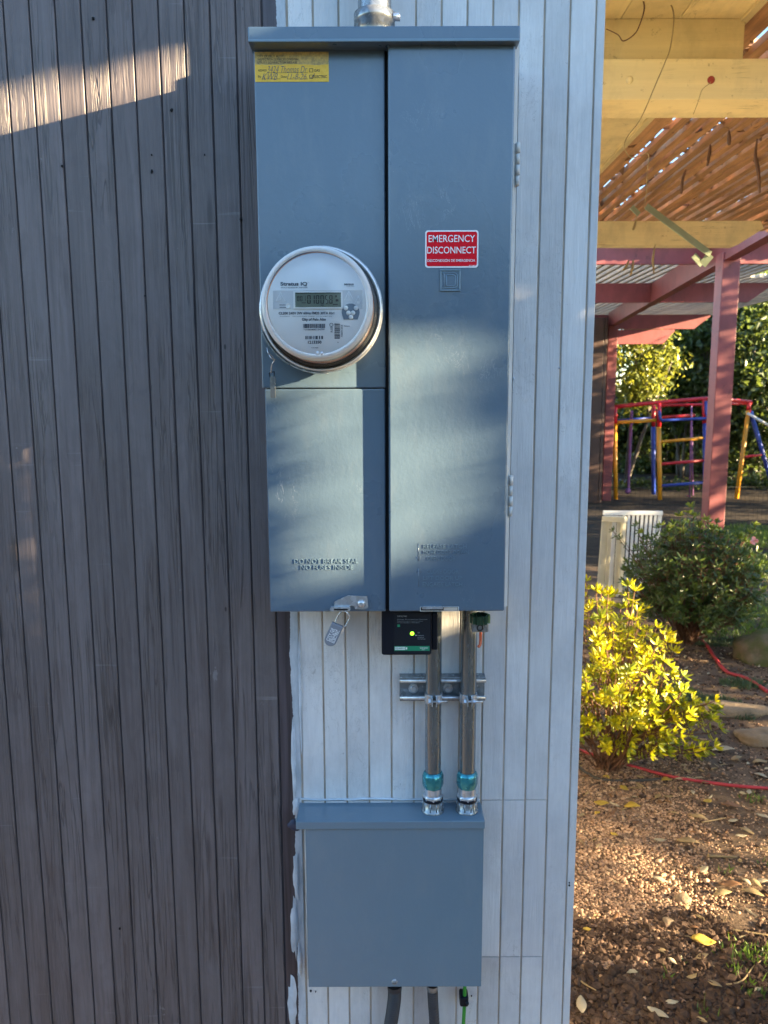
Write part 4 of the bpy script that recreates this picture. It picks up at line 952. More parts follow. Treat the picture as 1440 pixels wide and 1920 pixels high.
while x < 3.2:
    w_ = .036 if k else .07; dz = rnd.uniform(-.003, .003)
    m = MB(); z = ZR1 + .016 + dz; a, c = Vector((x + w_ / 2, 1.3, z + .012)), Vector((x + w_ / 2 + rnd.uniform(-.008, .008), y3 + .75, z + .012 + rnd.uniform(-.004, .004)))
    n_ = 5; q = [a.lerp(c, i / n_) + Vector((rnd.uniform(-.003, .003), 0, rnd.uniform(-.002, .002))) for i in range(n_ + 1)]
    vs = [p + Vector((i, 0, j)) for p in q for i, j in ((-w_ / 2, -.012), (w_ / 2, -.012), (w_ / 2, .012), (-w_ / 2, .012))]
    m.add(vs, [(i * 4 + e, i * 4 + (e + 1) % 4, i * 4 + 4 + (e + 1) % 4, i * 4 + 4 + e) for i in range(n_) for e in range(4)] + [(3, 2, 1, 0), (n_ * 4, n_ * 4 + 1, n_ * 4 + 2, n_ * 4 + 3)])
    m.build('slat', 'slat', pc); x += w_ + rnd.choice((.019, .021, .024, .034)); k += 1
def roof_litter():  # leaves added to block the slat gaps, so sky shows in broken sparkles
    rg = np.random.default_rng(77); n = 3600; P = np.column_stack([rg.uniform(XS + .03, 3.1, n), rg.uniform(1.4, y3 + .7, n), ZR1 + .040 + rg.uniform(0, .012, n)])
    A = np.column_stack([rg.normal(size=(n, 2)), rg.normal(0, .15, n)]); U = np.column_stack([rg.normal(size=(n, 2)), rg.normal(0, .3, n)])
    tag(leaf_mesh('added_roof_leaf_litter', P, A, U, rg.uniform(.05, .09, n), rg.uniform(.02, .035, n), 'brown_leaf', None), 'dry leaves added on top of the brown slats to break up the sky gaps', 'leaf litter', kind='stuff')
roof_litter()
# vines and dry stems hanging from it
def c8(x, y, Y): return W(1100 + x / 3.841, y / 3.841, Y)
VN = [([(590, 0), (628, 110), (605, 330), (560, 460), (500, 600), (420, 790), (370, 885), (290, 990), (272, 1060), (310, 1130), (380, 1125), (445, 1110), (435, 1250), (430, 1380), (415, 1510)], y2 - .04, .0018, 'long thin vine stem dangling in front of the cream patio rafters'),
      ([(400, -30), (415, 60), (385, 170), (345, 245), (265, 295), (225, 250), (140, 208)], y2 - .06, .0022, 'short looping vine stem below the cream soffit by the wall'),
      ([(895, 590), (880, 605), (830, 650), (800, 740), (768, 825)], y2 - .02, .0012, 'wisp of dry vine hanging from the rusty bolt')]
for p, Y, r_, lb_ in VN:
    q = catmull([c8(x, y, Y) for x, y in p], 5); o = tubeo('vine_stem', q, [r_ * (1 - .5 * i / len(q)) for i in range(len(q))], M['twig'] if r_ > .002 else 'tan_leaf', None, 6); tag(o, lb_, 'vine', 'vine stems under the patio cover')
for p, Y, lb_ in [([(890, 1040), (885, 1100), (868, 1195)], 3.2, 'dark dry stem hanging left of centre under the brown slats'), ([(1228, 1000), (1215, 1120), (1235, 1230), (1246, 1390)], 2.9, 'forked dry stem with pale lower end under the brown slats'),
                 ([(715, 1220), (690, 1300), (682, 1395)], 3.4, 'curled dry stem above the green metal strip'), ([(1025, 940), (1026, 1045)], 2.8, 'short straight dry stem just behind the cream rafter'),
                 ([(494, 1760), (478, 1850), (476, 1880), (484, 1970)], 3.9, 'long dry strip hanging below the pointed cream rafter'), ([(335, 1870), (330, 1925), (315, 1985)], 3.9, 'dry strip hanging next to the wall under the pointed rafter'),
                 ([(302, 1876), (290, 1910), (262, 1945)], 3.9, 'short curled dry strip nearest the wall under the pointed rafter'), ([(360, 1560), (340, 1640), (330, 1650)], y3 - .03, 'dark dry tuft on the pointed rafter below the slats')]:
    q = catmull([c8(x, y, Y) for x, y in p], 5); n_ = len(q); o = tubeo('dry_stem', q, [.0055 * math.sin(.25 + 2.6 * i / n_) + .001 for i in range(n_)], 'tan_leaf' if Y > 3.5 else 'twig', None, 6); tag(o, lb_, 'dry stem', 'dry stems under the patio cover')
gm = thing('green_metal_strip', 'bent sage green metal strip dangling below the brown slats', 'metal strip', c8(895, 1835, 3.3))
YM = 3.3
def strip(name, pts, wid):
    q = [c8(x, y, YM) for x, y in pts]; b = MB(); n_ = len(q)
    for i in range(n_ - 1): b.bar(q[i], q[i + 1], wid, .0025, (0.25, -1, .35))
    return b.build(name, 'bracket', gm)
strip('arm', [(428, 1484), (660, 1658), (893, 1832)], .032); strip('hook', [(893, 1834), (832, 1908), (770, 1838)], .032); strip('stub', [(322, 1490), (378, 1545)], .026)

# ================================================================== mauve pergola
pg = thing('pergola', 'mauve painted pergola with posts and beams behind the patio cover', 'pergola', G(1338, 1086))
ZBm = CAMZ + 1.14
pr, pl_ = H(1365, 490, ZBm), H(1147.5, 612, ZBm)
for p in (pr, pl_):
    m = MB(); m.box((p.x - .075, p.y - .075, gh(p.x, p.y) - .05), (p.x + .075, p.y + .075, ZBm + .06), .006); m.build('post', 'mauve', pg)
d = (pl_ - pr).normalized(); m = MB(); m.bar(pr - d * 1.9 + Vector((0, 0, .11)), pl_ + d * .1 + Vector((0, 0, .11)), .10, .22); m.build('beam', 'mauve', pg)
def rafter(Y, ptop, pbot, pxr, slant):
    zt_, zb_ = W(1200, ptop, Y).z, W(1200, pbot, Y).z; xr = W(pxr, pbot, Y).x; x0 = W(1100, pbot, Y).x
    m = MB(); m.prism([(x0, Y, zb_), (xr - slant, Y, zb_), (xr, Y, zt_ - .03), (xr, Y, zt_), (x0, Y, zt_)], (0, .05, 0)); m.build('rafter', 'mauve', pg)
rafter(7.2, 458, 495, 1560, .2); rafter(9.6, 531, 567, 1446, .28); rafter(12.9, 590, 617, 1331, .26); rafter(14.2, 618, 645, 1264, .2)
x = 2.2; k = 0
while x < 5.6:
    m = MB(); z = CAMZ + 1.385; m.box((x, 7.0 if x < 4.2 else 9.3, z), (x + .045, 15.2, z + .045)); m.build('slat', 'grey_slat', pg); x += .105
# brown wing of the house
wg = thing('house_wing', 'dark brown end wall of the house wing behind the white wall corner', 'building', (W(1110, 900, 12.45).x, 12.45, 0))
xw1 = W(1137, 700, 12.45).x; x = W(1060, 700, 12.45).x
while x < xw1 - .02:
    x2 = min(x + .2, xw1); m = MB(); m.box((x + .004, 12.45, -.02), (x2 - .004, 12.52, 2.95), .004); m.build('plank', 'wing', wg); x = x2
boxo('wing_core', (W(1060, 700, 12.45).x, 12.53, -.02), (xw1 - .01, 16, 2.96), 'wing', wg)

# ================================================================== fence, trees behind
fe = thing('plank_fence', 'dark brown plank fence behind the trees and the swing set', 'fence', (7, 19.2, 0))
_fm = None; x = 3.6; k = 0
while x < 13.5:
    if _fm is None:
        m = MB(); m.box((-.068, 0, 0), (.068, .02, 1.85), .003); o = m.build('plank', 'fence', fe); _fm = o.data
    else: o = place(bpy.data.objects.new('plank', _fm), fe)
    o.location = (x, 19.2 + rnd.uniform(-.01, .01), rnd.uniform(-.03, .02)); o.matrix_parent_inverse = wm(fe).inverted(); x += .142
for z in (.4, 1.4): boxo('rail', (3.5, 19.225, z), (13.5, 19.27, z + .09), 'fence', fe)
def at(px, py, Y): return W(px, py, Y)
def gz(p): return Vector((p.x, p.y, gh(p.x, p.y)))
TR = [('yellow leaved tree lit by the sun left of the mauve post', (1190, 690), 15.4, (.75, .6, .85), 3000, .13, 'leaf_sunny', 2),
      ('dark leafy tree with bare forked trunks behind the swing set ladder', (1290, 690), 16.6, (1.1, .9, 1.25), 9500, .14, 'leaf_tree', 7),
      ('big dark glossy leaved tree at the right edge behind the swing set', (1425, 690), 16.0, (1.3, 1.0, 2.1), 13000, .15, 'leaf_tree', 5),
      ('tall dark tree rising behind the mauve post top', (1340, 640), 18.0, (1.8, .6, 1.8), 11000, .15, 'leaf_tree', 3),
      ('low dark leafy tree in front of the fence left of the ladder', (1195, 800), 18.2, (1.2, .5, .7), 5000, .13, 'leaf_tree', 5),
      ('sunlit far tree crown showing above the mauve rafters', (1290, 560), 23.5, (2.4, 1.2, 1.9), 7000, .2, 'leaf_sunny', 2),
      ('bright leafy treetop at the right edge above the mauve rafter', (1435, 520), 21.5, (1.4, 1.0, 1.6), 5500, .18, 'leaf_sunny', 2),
      ('broad dark tree along the fence at the right', (1420, 850), 18.6, (2.4, .4, 1.1), 9000, .15, 'leaf_tree', 6),
      ('spreading dark ground bush just behind the blue swing set leg', (1190, 928), 14.4, (.75, .35, .24), 2000, .10, 'leaf_tree', 4),
      ('spreading dark ground bush behind the swing seat', (1290, 930), 14.5, (.8, .35, .24), 2000, .10, 'leaf_tree', 4),
      ('spreading dark ground bush behind the slanted yellow leg', (1405, 928), 14.6, (.9, .35, .26), 2300, .10, 'leaf_tree', 4),
      ('low dark bush at the foot of the fence behind the climbing rope', (1185, 890), 17.6, (.8, .4, .42), 2600, .12, 'leaf_tree', 4),
      ('low dark bush at the foot of the fence behind the ladder', (1290, 895), 17.8, (.9, .4, .40), 2800, .12, 'leaf_tree', 4),
      ('low dark bush at the foot of the fence right of the mauve post', (1410, 900), 17.4, (1.1, .4, .40), 3200, .12, 'leaf_tree', 4)]
for k, (lb_, (px, py), Y, rad, n, lf, mt, stems) in enumerate(TR):
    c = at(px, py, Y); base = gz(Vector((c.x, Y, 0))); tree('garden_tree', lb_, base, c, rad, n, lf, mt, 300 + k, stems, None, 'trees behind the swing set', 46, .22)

# ================================================================== swing set
def c1(cx, cy, Y): return W(1090 + cx / 3.4286, 440 + cy / 3.4286, Y)
sw_ = thing('swing_set', 'red, yellow and blue steel swing set with climbing ladder', 'swing set', c1(500, 1770, 12.9))
YA, YBk = 12.9, 13.5
def pt(name, mat, pts, Y=YA, r_=.030, Y2=None):
    q = [c1(x, y, Y if Y2 is None else Y + (Y2 - Y) * i / (len(pts) - 1)) for i, (x, y) in enumerate(pts)]; tubeo(name, q, r_, mat, sw_, 10)
pt('top_bar', 'pred', [(205, 1108), (480, 1080), (835, 1050), (1095, 1078)], r_=.034)
pt('top_bar', 'pred', [(510, 1098), (780, 1092), (1090, 1084)], YBk, .026)
for x, y0, y1_ in ((218, 1108, 1212), (500, 1084, 1235), (790, 1060, 1212)): pt('corner_post', 'pred', [(x, y0), (x, y1_)], YA - .04, .034)
pt('corner_post', 'pred', [(465, 1095), (464, 1235)], YBk, .034)
pt('side_bar', 'pyel', [(215, 1207), (478, 1192)], YA - .02, .030); pt('side_bar', 'pblue', [(225, 1194), (450, 1180)], YBk, .022)
pt('cross_bar', 'pred', [(520, 1175), (728, 1160)], YBk, .026); pt('cross_bar', 'pblue', [(502, 1130), (506, 1185), (520, 1194), (800, 1182), (815, 1175), (802, 1150), (800, 1070)], YA - .08, .024)
pt('leg', 'pyel', [(215, 1212), (222, 1785)], YA, .036); pt('leg', 'pblue', [(462, 1235), (465, 1785)], YBk, .036)
pt('leg', 'pyel', [(497, 1235), (507, 1800)], YA - .04, .038); pt('leg', 'pblue', [(795, 1212), (797, 1800)], YA - .04, .038)
for m_, a, c in (('pyel', (512, 1332), (800, 1305)), ('pred', (512, 1475), (800, 1450)), ('pblue', (512, 1615), (800, 1592)), ('pyel', (512, 1758), (800, 1735))): pt('rung', m_, [a, c], YA - .04, .026)
pt('leg', 'pyel', [(1075, 1130), (980, 1820)], YA, .036); pt('leg', 'pblue', [(1088, 1138), (1300, 1860)], YA, .036, 13.3); pt('cross_bar', 'pred', [(1046, 1428), (1160, 1416)], YA, .022)
pt('brace_bar', 'gate_white', [(1068, 1148), (1230, 1242)], YA - .06, .022); pt('corner_post', 'pred', [(1078, 1075), (1076, 1140)], YA, .036)
rp = thing('climbing_rope', 'thick purple knotted rope hanging from the left of the swing set', 'rope', c1(300, 1655, 13.2))
q = [c1(324 - 22 * i / 30, 1130 + 510 * i / 30, 13.2) for i in range(31)]; tubeo('rope', q, [.022 + .006 * (i % 2) for i in range(31)], 'purple', rp, 8)
m = MB(); m.lathe(c1(300, 1648, 13.2), (0, 0, 1), [(.0001, -.06), (.045, -.03), (.05, 0), (.03, .05), (.0001, .06)], 12); m.build('knot', 'purple', rp)
sg_ = thing('swing', 'red swing seat on thin purple ropes behind the ladder', 'swing', c1(735, 1715, 13.2))
for dx in (-2, 3): tubeo('rope', [c1(708 + dx * .3, 1100, 13.2 + dx * .05), c1(705 + dx * 4, 1690, 13.2 + dx * .05)], .012, 'purple', sg_, 6)
m = MB(); q = catmull([c1(688, 1685, 13.2), c1(705, 1702, 13.2), c1(745, 1710, 13.2), c1(785, 1700, 13.2)], 5)
for i in range(len(q) - 1): m.bar(q[i], q[i + 1], .2, .05, (0, 0, 1))
m.build('seat', 'pred', sg_)

# black wire garden fence
wf = thing('wire_fence', 'low black wire garden fence in front of the swing set', 'fence', (5, 10.4, 0))
m = MB(); xx = W(1100, 950, 10.4).x
while xx < 6.4:
    m.box((xx - .0012, 10.399, gh(xx, 10.4) - .02), (xx + .0012, 10.401, .50)); xx += .06
for z in (.03, .25, .49): m.box((W(1100, 950, 10.4).x, 10.3965, z), (6.4, 10.3975, z + .005))
tag(m.build('wire_mesh', 'iron', wf, False), kind='stuff')
for xx in (4.35, 5.9): tubeo('stake', [(xx, 10.41, -.05), (xx, 10.41, .56)], .008, 'iron', wf, 6)

# white gate leaning by the shrub
def c2(cx, cy, Y): return W(1080 + cx / 3.6222, 920 + cy / 3.6222, Y)
gt = thing('safety_gate', 'white barred safety gate leaning beside the dark green shrub', 'gate', G(1180, 1116))
YGt = 6.55
def bar_(name, a, c, wid, dep, mat, Ya=YGt, Yb=YGt):
    m = MB(); m.bar(c2(*a, Ya), c2(*c, Yb), wid, dep, (0, 1, 0)); m.build(name, mat, gt)
bar_('top_rail', (185, 150), (586, 152), .035, .03, 'gate_white'); bar_('bottom_rail', (262, 704), (545, 700), .03, .03, 'gate_white')
for i in range(9):
    u = i / 8; bar_('bar', (330 + u * 240, 168), (305 + u * 215, 695), .018 if i < 8 else .03, .018, 'gate_white')
YF2 = 6.35
bar_('fold_top', (188, 188), (338, 196), .045, .04, 'gate_beige', YGt - .02, YF2); bar_('fold_bottom', (160, 640), (280, 705), .04, .04, 'gate_beige', YGt - .02, YF2)
for i, (a, c, wd) in enumerate((((200, 195), (165, 655), .055), ((236, 195), (205, 670), .03), ((262, 195), (232, 680), .03), ((300, 200), (272, 705), .045), ((330, 170), (300, 705), .03))):
    bar_('fold_slat', a, c, wd, .02, 'gate_beige' if i != 2 else 'gate_white', YGt - .03 - .03 * i, YGt - .03 - .03 * i)

# ================================================================== shrubs
def shrub(name, label, base, ctr, rad, ntips, leaf, mat, seed, whorl=8, extra=(), low=.0, cat='shrub', tipmix=None, wid=.36):
    rg = np.random.default_rng(seed); r_ = random.Random(seed); base = Vector(base); t = thing(name, label, cat, base)
    ctr = np.array(ctr); rad = np.array(rad); d = rdir(rg, ntips); d[:, 2] = np.where(d[:, 2] < low, -d[:, 2] * .5 + low, d[:, 2])
    rr = rg.uniform(.35, 1.0, (ntips, 1)) ** .55; T = ctr + d * rr * rad
    T = np.vstack([T] + [np.array([e]) for e in extra]) if len(extra) else T
    b = MB(); Cs, As, Us, Ls = [], [], [], []
    for i, p in enumerate(T):
        p = Vector(p); out = (p - Vector(ctr)); out = (out.normalized() * .7 + Vector((0, 0, .6))).normalized()
        b0 = base + Vector((r_.uniform(-.05, .05), r_.uniform(-.05, .05), 0)); mid = b0.lerp(p, .55) + Vector((r_.uniform(-.05, .05), r_.uniform(-.05, .05), r_.uniform(-.02, .08)))
        if i % 7 == 0 or (i >= ntips and i % 2): b.tube(catmull([b0, mid, p - out * .02, p], 3), [.0042, .004, .0038, .0034, .003, .0028, .0024, .0022, .002, .0018], 5, False)
        else: b.tube(catmull([mid.lerp(p, .35), mid.lerp(p, .7) + Vector((r_.uniform(-.02, .02), 0, -.01)), p], 2), [.0026, .0024, .0022, .002, .0018], 4, False)
        u = out.cross(Vector((r_.random() - .5, r_.random() - .5, .1))).normalized(); v = out.cross(u)
        for w_ in range(2):
            n_ = whorl if w_ == 0 else max(3, whorl - 2)
            for k in range(n_):
                a = 2 * math.pi * (k + r_.uniform(-.3, .3)) / n_; el = r_.uniform(.25, 1.1) if w_ == 0 else r_.uniform(-.2, .4)
                dr = (u * math.cos(a) + v * math.sin(a)) * math.cos(el) + out * math.sin(el)
                Cs.append(p - out * (.03 * w_ * (1 + r_.random()))); As.append(dr); Us.append(dr.cross(out) + Vector((1e-4, 0, 0))); Ls.append(leaf * r_.uniform(.65, 1.2) * (1 if w_ == 0 else .9))
    leaf_mesh('foliage', np.array([c[:] for c in Cs]), np.array([c[:] for c in As]), np.array([c[:] for c in Us]), np.array(Ls), np.array(Ls) * wid, mat, t)
    b.build('stems', 'twig', t, False); return t
sc_ = W(1145, 1260, SHR.y)
ex = [W(px, py, SHR.y - .1 + .2 * rnd.random())[:] for px, py in ((1118, 1108), (1150, 1165), (1215, 1180), (1262, 1205), (1230, 1235), (1290, 1360), (1325, 1345), (1350, 1365), (1240, 1345), (1265, 1325), (1345, 1330), (1110, 1180), (1180, 1205), (1300, 1330))]
ex += [W(rnd.uniform(1170, 1345), rnd.uniform(1290, 1425), SHR.y + rnd.uniform(-.2, .15))[:] for _ in range(70)]
shrub('yellow_shrub', 'bright yellow green azalea shrub lit by the sun beside the wall corner', SHR, (sc_.x - .05, SHR.y, .45), (.37, .34, .44), 235, .043, 'leaf_yellow', 11, 8, ex, -.9, wid=.34)
DS = G(1290, 1205); dc = W(1300, 1085, DS.y)
shrub('dark_shrub', 'dark green glossy azalea shrub with one pink flower in front of the mauve post', DS, (dc.x, DS.y, dc.z - .02), (.48, .42, .43), 950, .046, 'leaf_dark', 12, 6, [W(px, py, DS.y - .1)[:] for px, py in ((1296, 952), (1275, 965), (1300, 975), (1150, 995), (1165, 1010), (1415, 990), (1400, 1000), (1310, 985), (1195, 985))], -.7)
fl = bpy.data.objects['dark_shrub']; rg = np.random.default_rng(3); c = np.array(W(1414, 1014, DS.y - .35)[:])
M['petal'] = simple('pink_petal', (.75, .35, .38), .5); dd = rdir(rg, 9); leaf_mesh('flower', np.repeat(c[None], 9, 0), dd, rdir(rg, 9), np.full(9, .03), np.full(9, .028), 'petal', fl)

M['leaf_tip'] = mk_leaf('fresh_tip_leaf', (.14, .20, .03), (.30, .34, .05), .35, (.35, .40, .05), 20)
def tips():
    rg = np.random.default_rng(31); C, A, U = [], [], []
    for px, py in ((1296, 950), (1292, 962), (1305, 968), (1275, 968), (1310, 985), (1330, 990), (1240, 985), (1255, 990), (1415, 985), (1408, 1000), (1280, 995), (1350, 1000), (1200, 1000), (1325, 975), (1385, 1010), (1260, 1015), (1300, 1010)):
        c = np.array(W(px, py, DS.y - .12)[:]); k = 9
        C += [c] * k; d = rdir(rg, k) * np.array([1, 1, .6]) + np.array([0, 0, .7]); A += list(d); U += list(rdir(rg, k))
    leaf_mesh('new_growth', np.array(C), np.array(A), np.array(U), rg.uniform(.03, .05, len(C)), rg.uniform(.011, .016, len(C)), 'leaf_tip', fl)['kind'] = 'stuff'
tips()

# ================================================================== grass, stones, hoses, litter
def grass(name, label, spots, n, h, mat, seed):
    rg = np.random.default_rng(seed); P = []
    for px, py, rx, ry in spots:
        c = G(px, py); m = int(n * rx * ry / sum(s_[2] * s_[3] for s_ in spots)) + 1
        a = rg.uniform(0, 2 * math.pi, m); q = rg.uniform(0, 1, m) ** .6; P.append(np.stack([c.x + rx * q * np.cos(a), c.y + ry * q * np.sin(a)], 1))
    P = np.vstack(P); Z = np.array([gh(x, y) - .004 for x, y in P]); C = np.column_stack([P, Z]); m = len(C)
    A = np.column_stack([rg.normal(0, .45, (m, 2)), np.ones(m)]); o = leaf_mesh(name, C, A, rdir(rg, m), rg.uniform(.5, 1.3, m) * h, np.full(m, .006), mat, None, six=False)
    return tag(o, label, 'grass', kind='stuff')
grass('grass', 'green grass growing right of the dark shrub', [(1430, 1070, .7, .9), (1420, 1150, .5, .5), (1395, 1185, .3, .25), (1340, 1130, .3, .3), (1435, 1010, .6, .9)], 8500, .075, 'grass', 1)
grass('grass_mat', 'low grey green ground cover in the soil by the red hose', [(1335, 1205, .20, .10), (1390, 1285, .13, .08), (1395, 1345, .06, .05), (1290, 1318, .30, .10), (1230, 1300, .25, .14)], 5200, .035, 'grass_grey', 2)
grass('weeds', 'sparse green weeds sprouting from the gravel', [(1362, 1637, .03, .02), (1415, 1500, .06, .03), (1420, 1800, .05, .04), (1385, 1825, .03, .03), (1280, 1805, .01, .01), (1250, 1835, .012, .02), (1420, 1860, .05, .04), (1320, 1905, .04, .03), (1435, 1620, .02, .02), (1400, 1790, .1, .05)], 210, .035, 'grass', 3)
def rock(name, label, px, py, sx, sy, sz, mat, seed):
    c = G(px, py); b = bmesh.new(); bmesh.ops.create_icosphere(b, subdivisions=3, radius=1)
    for v in b.verts:
        n_ = 1 + .28 * mnoise.noise(v.co * 1.4 + Vector((seed, 0, 0))) + .08 * mnoise.noise(v.co * 5 + Vector((0, seed, 0)))
        v.co = Vector((c.x + v.co.x * sx * n_, c.y + v.co.y * sy * n_, c.z + sz * .3 + max(-.6, v.co.z) * sz * n_))
    m = MB(); m.bm(b, True); tag(m.build(name, mat), label, 'rock', 'garden stones')
rock('boulder', 'mossy boulder at the right edge beside the red hose', 1435, 1235, .22, .17, .14, 'moss_rock', 1)
rock('flagstone', 'long flat tan stone between the yellow shrub and the right edge', 1365, 1335, .24, .09, .035, 'rock', 2)
rock('flagstone', 'flat tan stone at the right edge below the ground cover', 1430, 1388, .14, .09, .04, 'rock', 3)
rock('flagstone', 'pale stone half hidden below the dark shrub', 1365, 1150, .07, .06, .07, 'rock', 4)
rock('flagstone', 'pale edging stone behind the top of the yellow shrub', 1130, 1135, .30, .08, .05, 'rock', 6)
rock('stone', 'brown stone lying on the gravel', 1279, 1687, .028, .022, .014, 'rock', 8)
rock('stone', 'grey stone lying on the gravel below the brown one', 1252, 1731, .022, .02, .013, 'rock', 9)
def hose(name, label, pts, r_, mat, lift=.9):
    q = [G(*p) + Vector((0, 0, r_ * lift)) for p in pts]; o = tubeo(name, catmull(q, 8), r_, mat, None, 8); tag(o, label, 'hose')
hose('garden_hose', 'red garden hose crossing the soil below the yellow shrub', [(1050, 1395), (1105, 1415), (1140, 1427), (1200, 1443), (1260, 1459), (1330, 1470), (1400, 1478), (1500, 1484)], .0075, 'hose_red')
hose('garden_hose', 'faded red hose curving past the grey ground cover by the dark shrub', [(1285, 1172), (1305, 1195), (1325, 1212), (1340, 1235), (1362, 1262), (1400, 1275), (1440, 1300)], .011, 'hose_red')
hose('drip_tube', 'black drip tube lying on the gravel beside the wall corner', [(1040, 1400), (1085, 1440), (1105, 1455), (1130, 1464), (1180, 1466), (1240, 1463)], .0065, 'hose_black')
def c3(x, y): return 1060 + x / 3.692, 1400 + y / 3.692
LV = [(700, 245, 60, 0, 1), (405, 305, 60, -50, 1), (250, 412, 85, -10, 1), (465, 430, 90, 0, 1), (222, 475, 45, 40, 1), (335, 625, 45, -40, 1), (850, 675, 170, -15, 0), (655, 940, 80, -30, 3), (985, 395, 55, 20, 1), (920, 505, 100, -35, 0), (1150, 425, 105, -10, 2),
      (715, 362, 55, 5, 0), (755, 475, 45, -40, 0), (1255, 600, 80, -50, 0), (1215, 636, 62, 0, 3), (960, 870, 80, 40, 3), (1255, 955, 60, -70, 3), (1320, 965, 80, -80, 0), (1355, 950, 75, 0, 3), (1295, 1030, 110, -30, 0), (955, 1370, 150, -15, 1), (945, 1475, 80, 20, 0),
      (675, 1440, 70, -50, 0), (740, 1505, 55, -60, 3), (1030, 1665, 75, -40, 0), (1330, 1705, 50, 30, 3), (735, 1795, 75, 10, 3), (640, 1870, 110, -40, 3), (890, 1270, 45, 0, 2), (970, 265, 45, 0, 2), (655, 665, 70, -5, 3), (1185, 95, 80, 25, 0), (1350, 120, 90, 10, 0), (1025, 30, 60, 60, 3),
      (1100, 35, 120, 0, 3), (1355, 215, 70, -40, 3), (1270, 330, 60, 60, 3), (1370, 500, 70, -50, 3), (880, 330, 50, 80, 3), (1105, 1485, 60, 5, 2), (1140, 975, 120, -5, 2), (285, 225, 45, -40, 1), (150, 1285, 45, 0, 1), (1160, 530, 60, 10, 3), (1090, 1035, 110, 15, 0), (640, 360, 70, 50, 0), (110, 1810, 120, 80, 3)]
for k, (cx, cy, L, an, ci) in enumerate(LV):
    px, py = c3(cx, cy); p = G(px, py); ln = min(L, 120) / 3.692 / F * (p - CAM).length * 1.1; wd = ln * (.42 if ci in (1,) else .28)
    m = MB(); n_ = 6; vs = []
    for i in range(n_ + 1):
        u = i / n_; w_ = wd * .5 * math.sin(math.pi * min(.98, max(.04, u)) ** .9); z = .004 + .25 * wd * math.sin(u * 3 + k) ** 2
        for s_ in (-1, 0, 1): vs.append(Vector(((u - .5) * ln, s_ * w_, z + (.35 * w_ if s_ else 0))))
    rot = Matrix.Rotation(R(an) * 1.0, 4, 'Z'); vs = [p + rot @ Vector((v.x, v.y * 1.6, v.z)) + Vector((0, 0, .006)) for v in vs]
    m.add(vs, [(i * 3 + j, i * 3 + j + 1, i * 3 + j + 4, i * 3 + j + 3) for i in range(n_) for j in range(2)], True)
    o = m.build('fallen_leaf', LITTER[ci][0], None, False)
    sm = o.modifiers.new('thick', 'SOLIDIFY'); sm.thickness = .0006
    where = ('beside the red hose' if py < 1490 else 'on the gravel near the wall corner' if px < 1215 and py < 1740 else 'in the dark soil at the bottom' if py > 1740 else 'on the bare soil near the right edge' if px > 1360 else 'where gravel meets soil')
    tag(o, ('curled tan', 'yellow', 'brown', 'pale bleached')[ci] + (' long' if L > 95 else ' small' if L < 52 else '') + ' fallen leaf ' + where, 'leaf', ('tan fallen leaves', 'yellow fallen leaves', 'brown fallen leaves', 'pale fallen leaves')[ci])
def twig(pts, r_, label):
    q = catmull([G(*c3(*p)) + Vector((0, 0, .008)) for p in pts], 4); o = tubeo('twig', q, [r_ * (1 - .5 * i / len(q)) for i in range(len(q))], 'tan_leaf', None, 6); tag(o, label, 'twig', 'twigs on the ground')
twig([(985, 770), (1090, 775), (1190, 778)], .006, 'pale stick lying level on the soil right of the gravel')
twig([(945, 535), (1030, 520), (1110, 505)], .003, 'thin straw stalk slanting up on the soil')
twig([(1110, 1665), (1220, 1640), (1300, 1540), (1390, 1470)], .003, 'long bent dry stalk over the weeds at lower right')
twig([(1160, 1285), (1260, 1300), (1340, 1312), (1400, 1320)], .004, 'dark thin twig at the right edge above the weeds')
twig([(90, 1630), (150, 1670), (215, 1705)], .003, 'short pale twig in the dark soil by the wall corner')

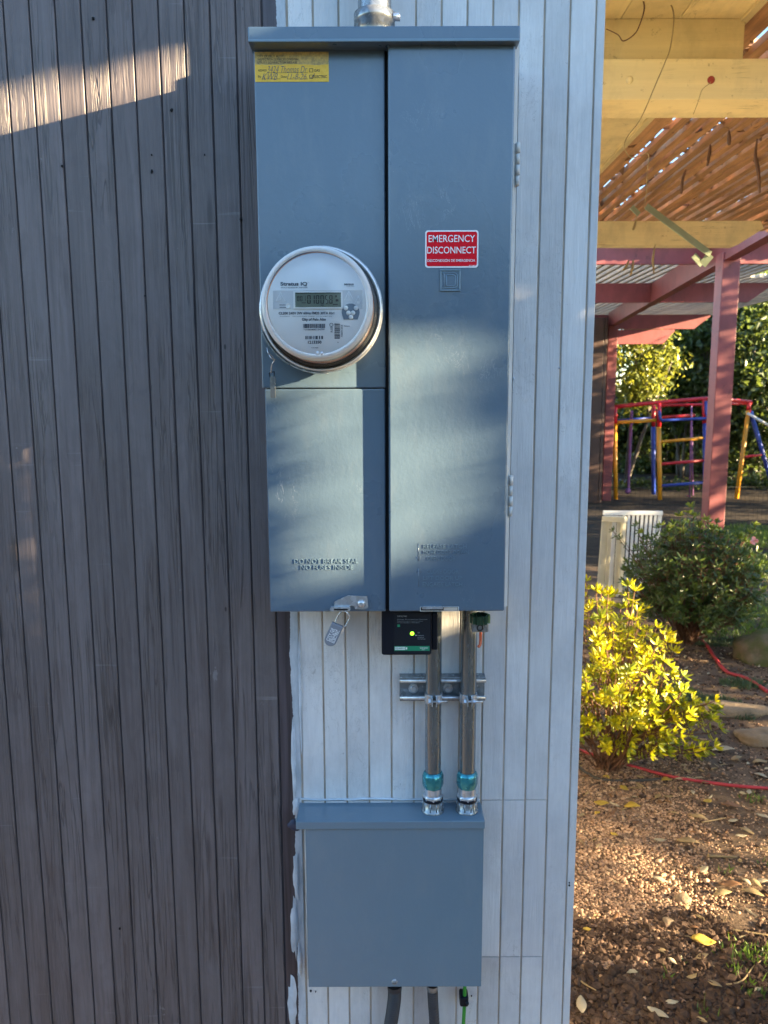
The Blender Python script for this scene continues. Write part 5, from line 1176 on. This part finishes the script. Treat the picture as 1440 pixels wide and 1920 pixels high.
def scatter(name, label, mat, n, size, zone, seed, kind='stuff', sub=1, flat=.65, rough=.13):
    rg = np.random.default_rng(seed); b = bmesh.new(); bmesh.ops.create_icosphere(b, subdivisions=sub, radius=1)
    bv_ = np.array([v.co[:] for v in b.verts]); bf = np.array([[v.index for v in f.verts] for f in b.faces]); b.free()
    px = rg.uniform(1040, 1500, n * 4); 
    P = []
    while len(P) < n:
        x = rg.uniform(zone[0], zone[1]); y = rg.uniform(zone[2], zone[3])
        if zone[4](x, y, rg.random()): P.append((x, y))
    P = np.array(P); s_ = np.minimum(size * rg.lognormal(0, .32 if rough < .2 else .5, n), size * 3); Z = np.array([gh(x, y) for x, y in P]) + s_ * .25
    sc3 = np.stack([s_ * rg.uniform(.75, 1.25, n), s_ * rg.uniform(.75, 1.25, n), s_ * flat * rg.uniform(.8, 1.2, n)], 1)
    a = rg.uniform(0, 2 * math.pi, n); ca, sa = np.cos(a), np.sin(a)
    V = bv_[None] * (1 + rg.normal(0, rough, (n, len(bv_), 1))) * sc3[:, None, :]
    V = np.stack([V[..., 0] * ca[:, None] - V[..., 1] * sa[:, None], V[..., 0] * sa[:, None] + V[..., 1] * ca[:, None], V[..., 2]], -1) + np.column_stack([P, Z])[:, None, :]
    Fs = (np.arange(n)[:, None, None] * len(bv_) + bf[None]).reshape(-1, 3); V = V.reshape(-1, 3)
    me = bpy.data.meshes.new(name); me.vertices.add(len(V)); me.vertices.foreach_set('co', V.ravel()); me.loops.add(Fs.size); me.loops.foreach_set('vertex_index', Fs.ravel())
    me.polygons.add(len(Fs)); me.polygons.foreach_set('loop_start', np.arange(len(Fs)) * 3); me.polygons.foreach_set('use_smooth', np.full(len(Fs), rough < .2)); me.update(calc_edges=True)
    at_ = me.attributes.new('pid', 'FLOAT', 'POINT'); at_.data.foreach_set('value', np.repeat(np.arange(n) * .731 + .13, len(bv_)))
    me.materials.append(M[mat]); return tag(place(bpy.data.objects.new(name, me)), label, kind and 'gravel', kind=kind)
def inview(x, y): return x < .535 * y + .25
def gravel_zone(x, y, q):
    if not inview(x, y): return False
    e = (x - .35) - .30 * (y - 1.75) - .32 + .15 * mnoise.noise((x * 3, y * 3, 5)); lim = y < 3.55 and y > 2.12 + .12 * mnoise.noise((x * 4, y * 4, 1))
    d = max(0, min(1, 1 - e / .35)); return lim and q < .10 + .9 * d
scatter('gravel', 'tan pea gravel spread beside the wall corner', 'pebble', 30000, .0040, (.38, 2.2, 1.6, 3.8, gravel_zone), 21)
scatter('fine_gravel', 'loose pebbles strewn over the soil', 'pebble', 4500, .0040, (.38, 3.0, 1.6, 5.2, lambda x, y, q: inview(x, y)), 23)
def soil_zone(x, y, q): return inview(x, y) and y < 2.30 + .10 * mnoise.noise((x * 4, y * 4, 1)) - .12 * max(0, x - .9)
scatter('soil_clods', 'dark crumbly soil clods at the foot of the wall corner', 'clod', 9000, .0052, (.38, 1.6, 1.6, 2.45, soil_zone), 24, flat=.8, rough=.34)
scatter('soil_crumbs', 'fine brown soil crumbs among the leaf litter', 'clod', 6000, .0045, (.38, 3.4, 1.7, 5.6, lambda x, y, q: inview(x, y)), 25, flat=.7, rough=.34)
def litter():
    rg = np.random.default_rng(40); P = []
    while len(P) < 900:
        x, y = rg.uniform(.4, 3.6), rg.uniform(1.8, 6.5)
        if inview(x, y) and (y > 3.0 or rg.random() < .25): P.append((x, y, gh(x, y) + .008))
    P = np.array(P); n = len(P); A = np.column_stack([rg.normal(size=(n, 2)), rg.normal(0, .12, n)]); U = np.column_stack([rg.normal(size=(n, 2)), rg.normal(0, .25, n)])
    o = leaf_mesh('leaf_litter', P, A, U, rg.uniform(.018, .055, n), rg.uniform(.008, .018, n), 'tan_leaf', None); tag(o, 'small dry leaf litter over the soil', 'leaf litter', kind='stuff')
    o.data.materials.append(M['pale_leaf']); o.data.materials.append(M['brown_leaf']); mi = np.repeat(rg.choice([0, 0, 1, 2], n), 2); o.data.polygons.foreach_set('material_index', mi.astype(np.int32))
litter()
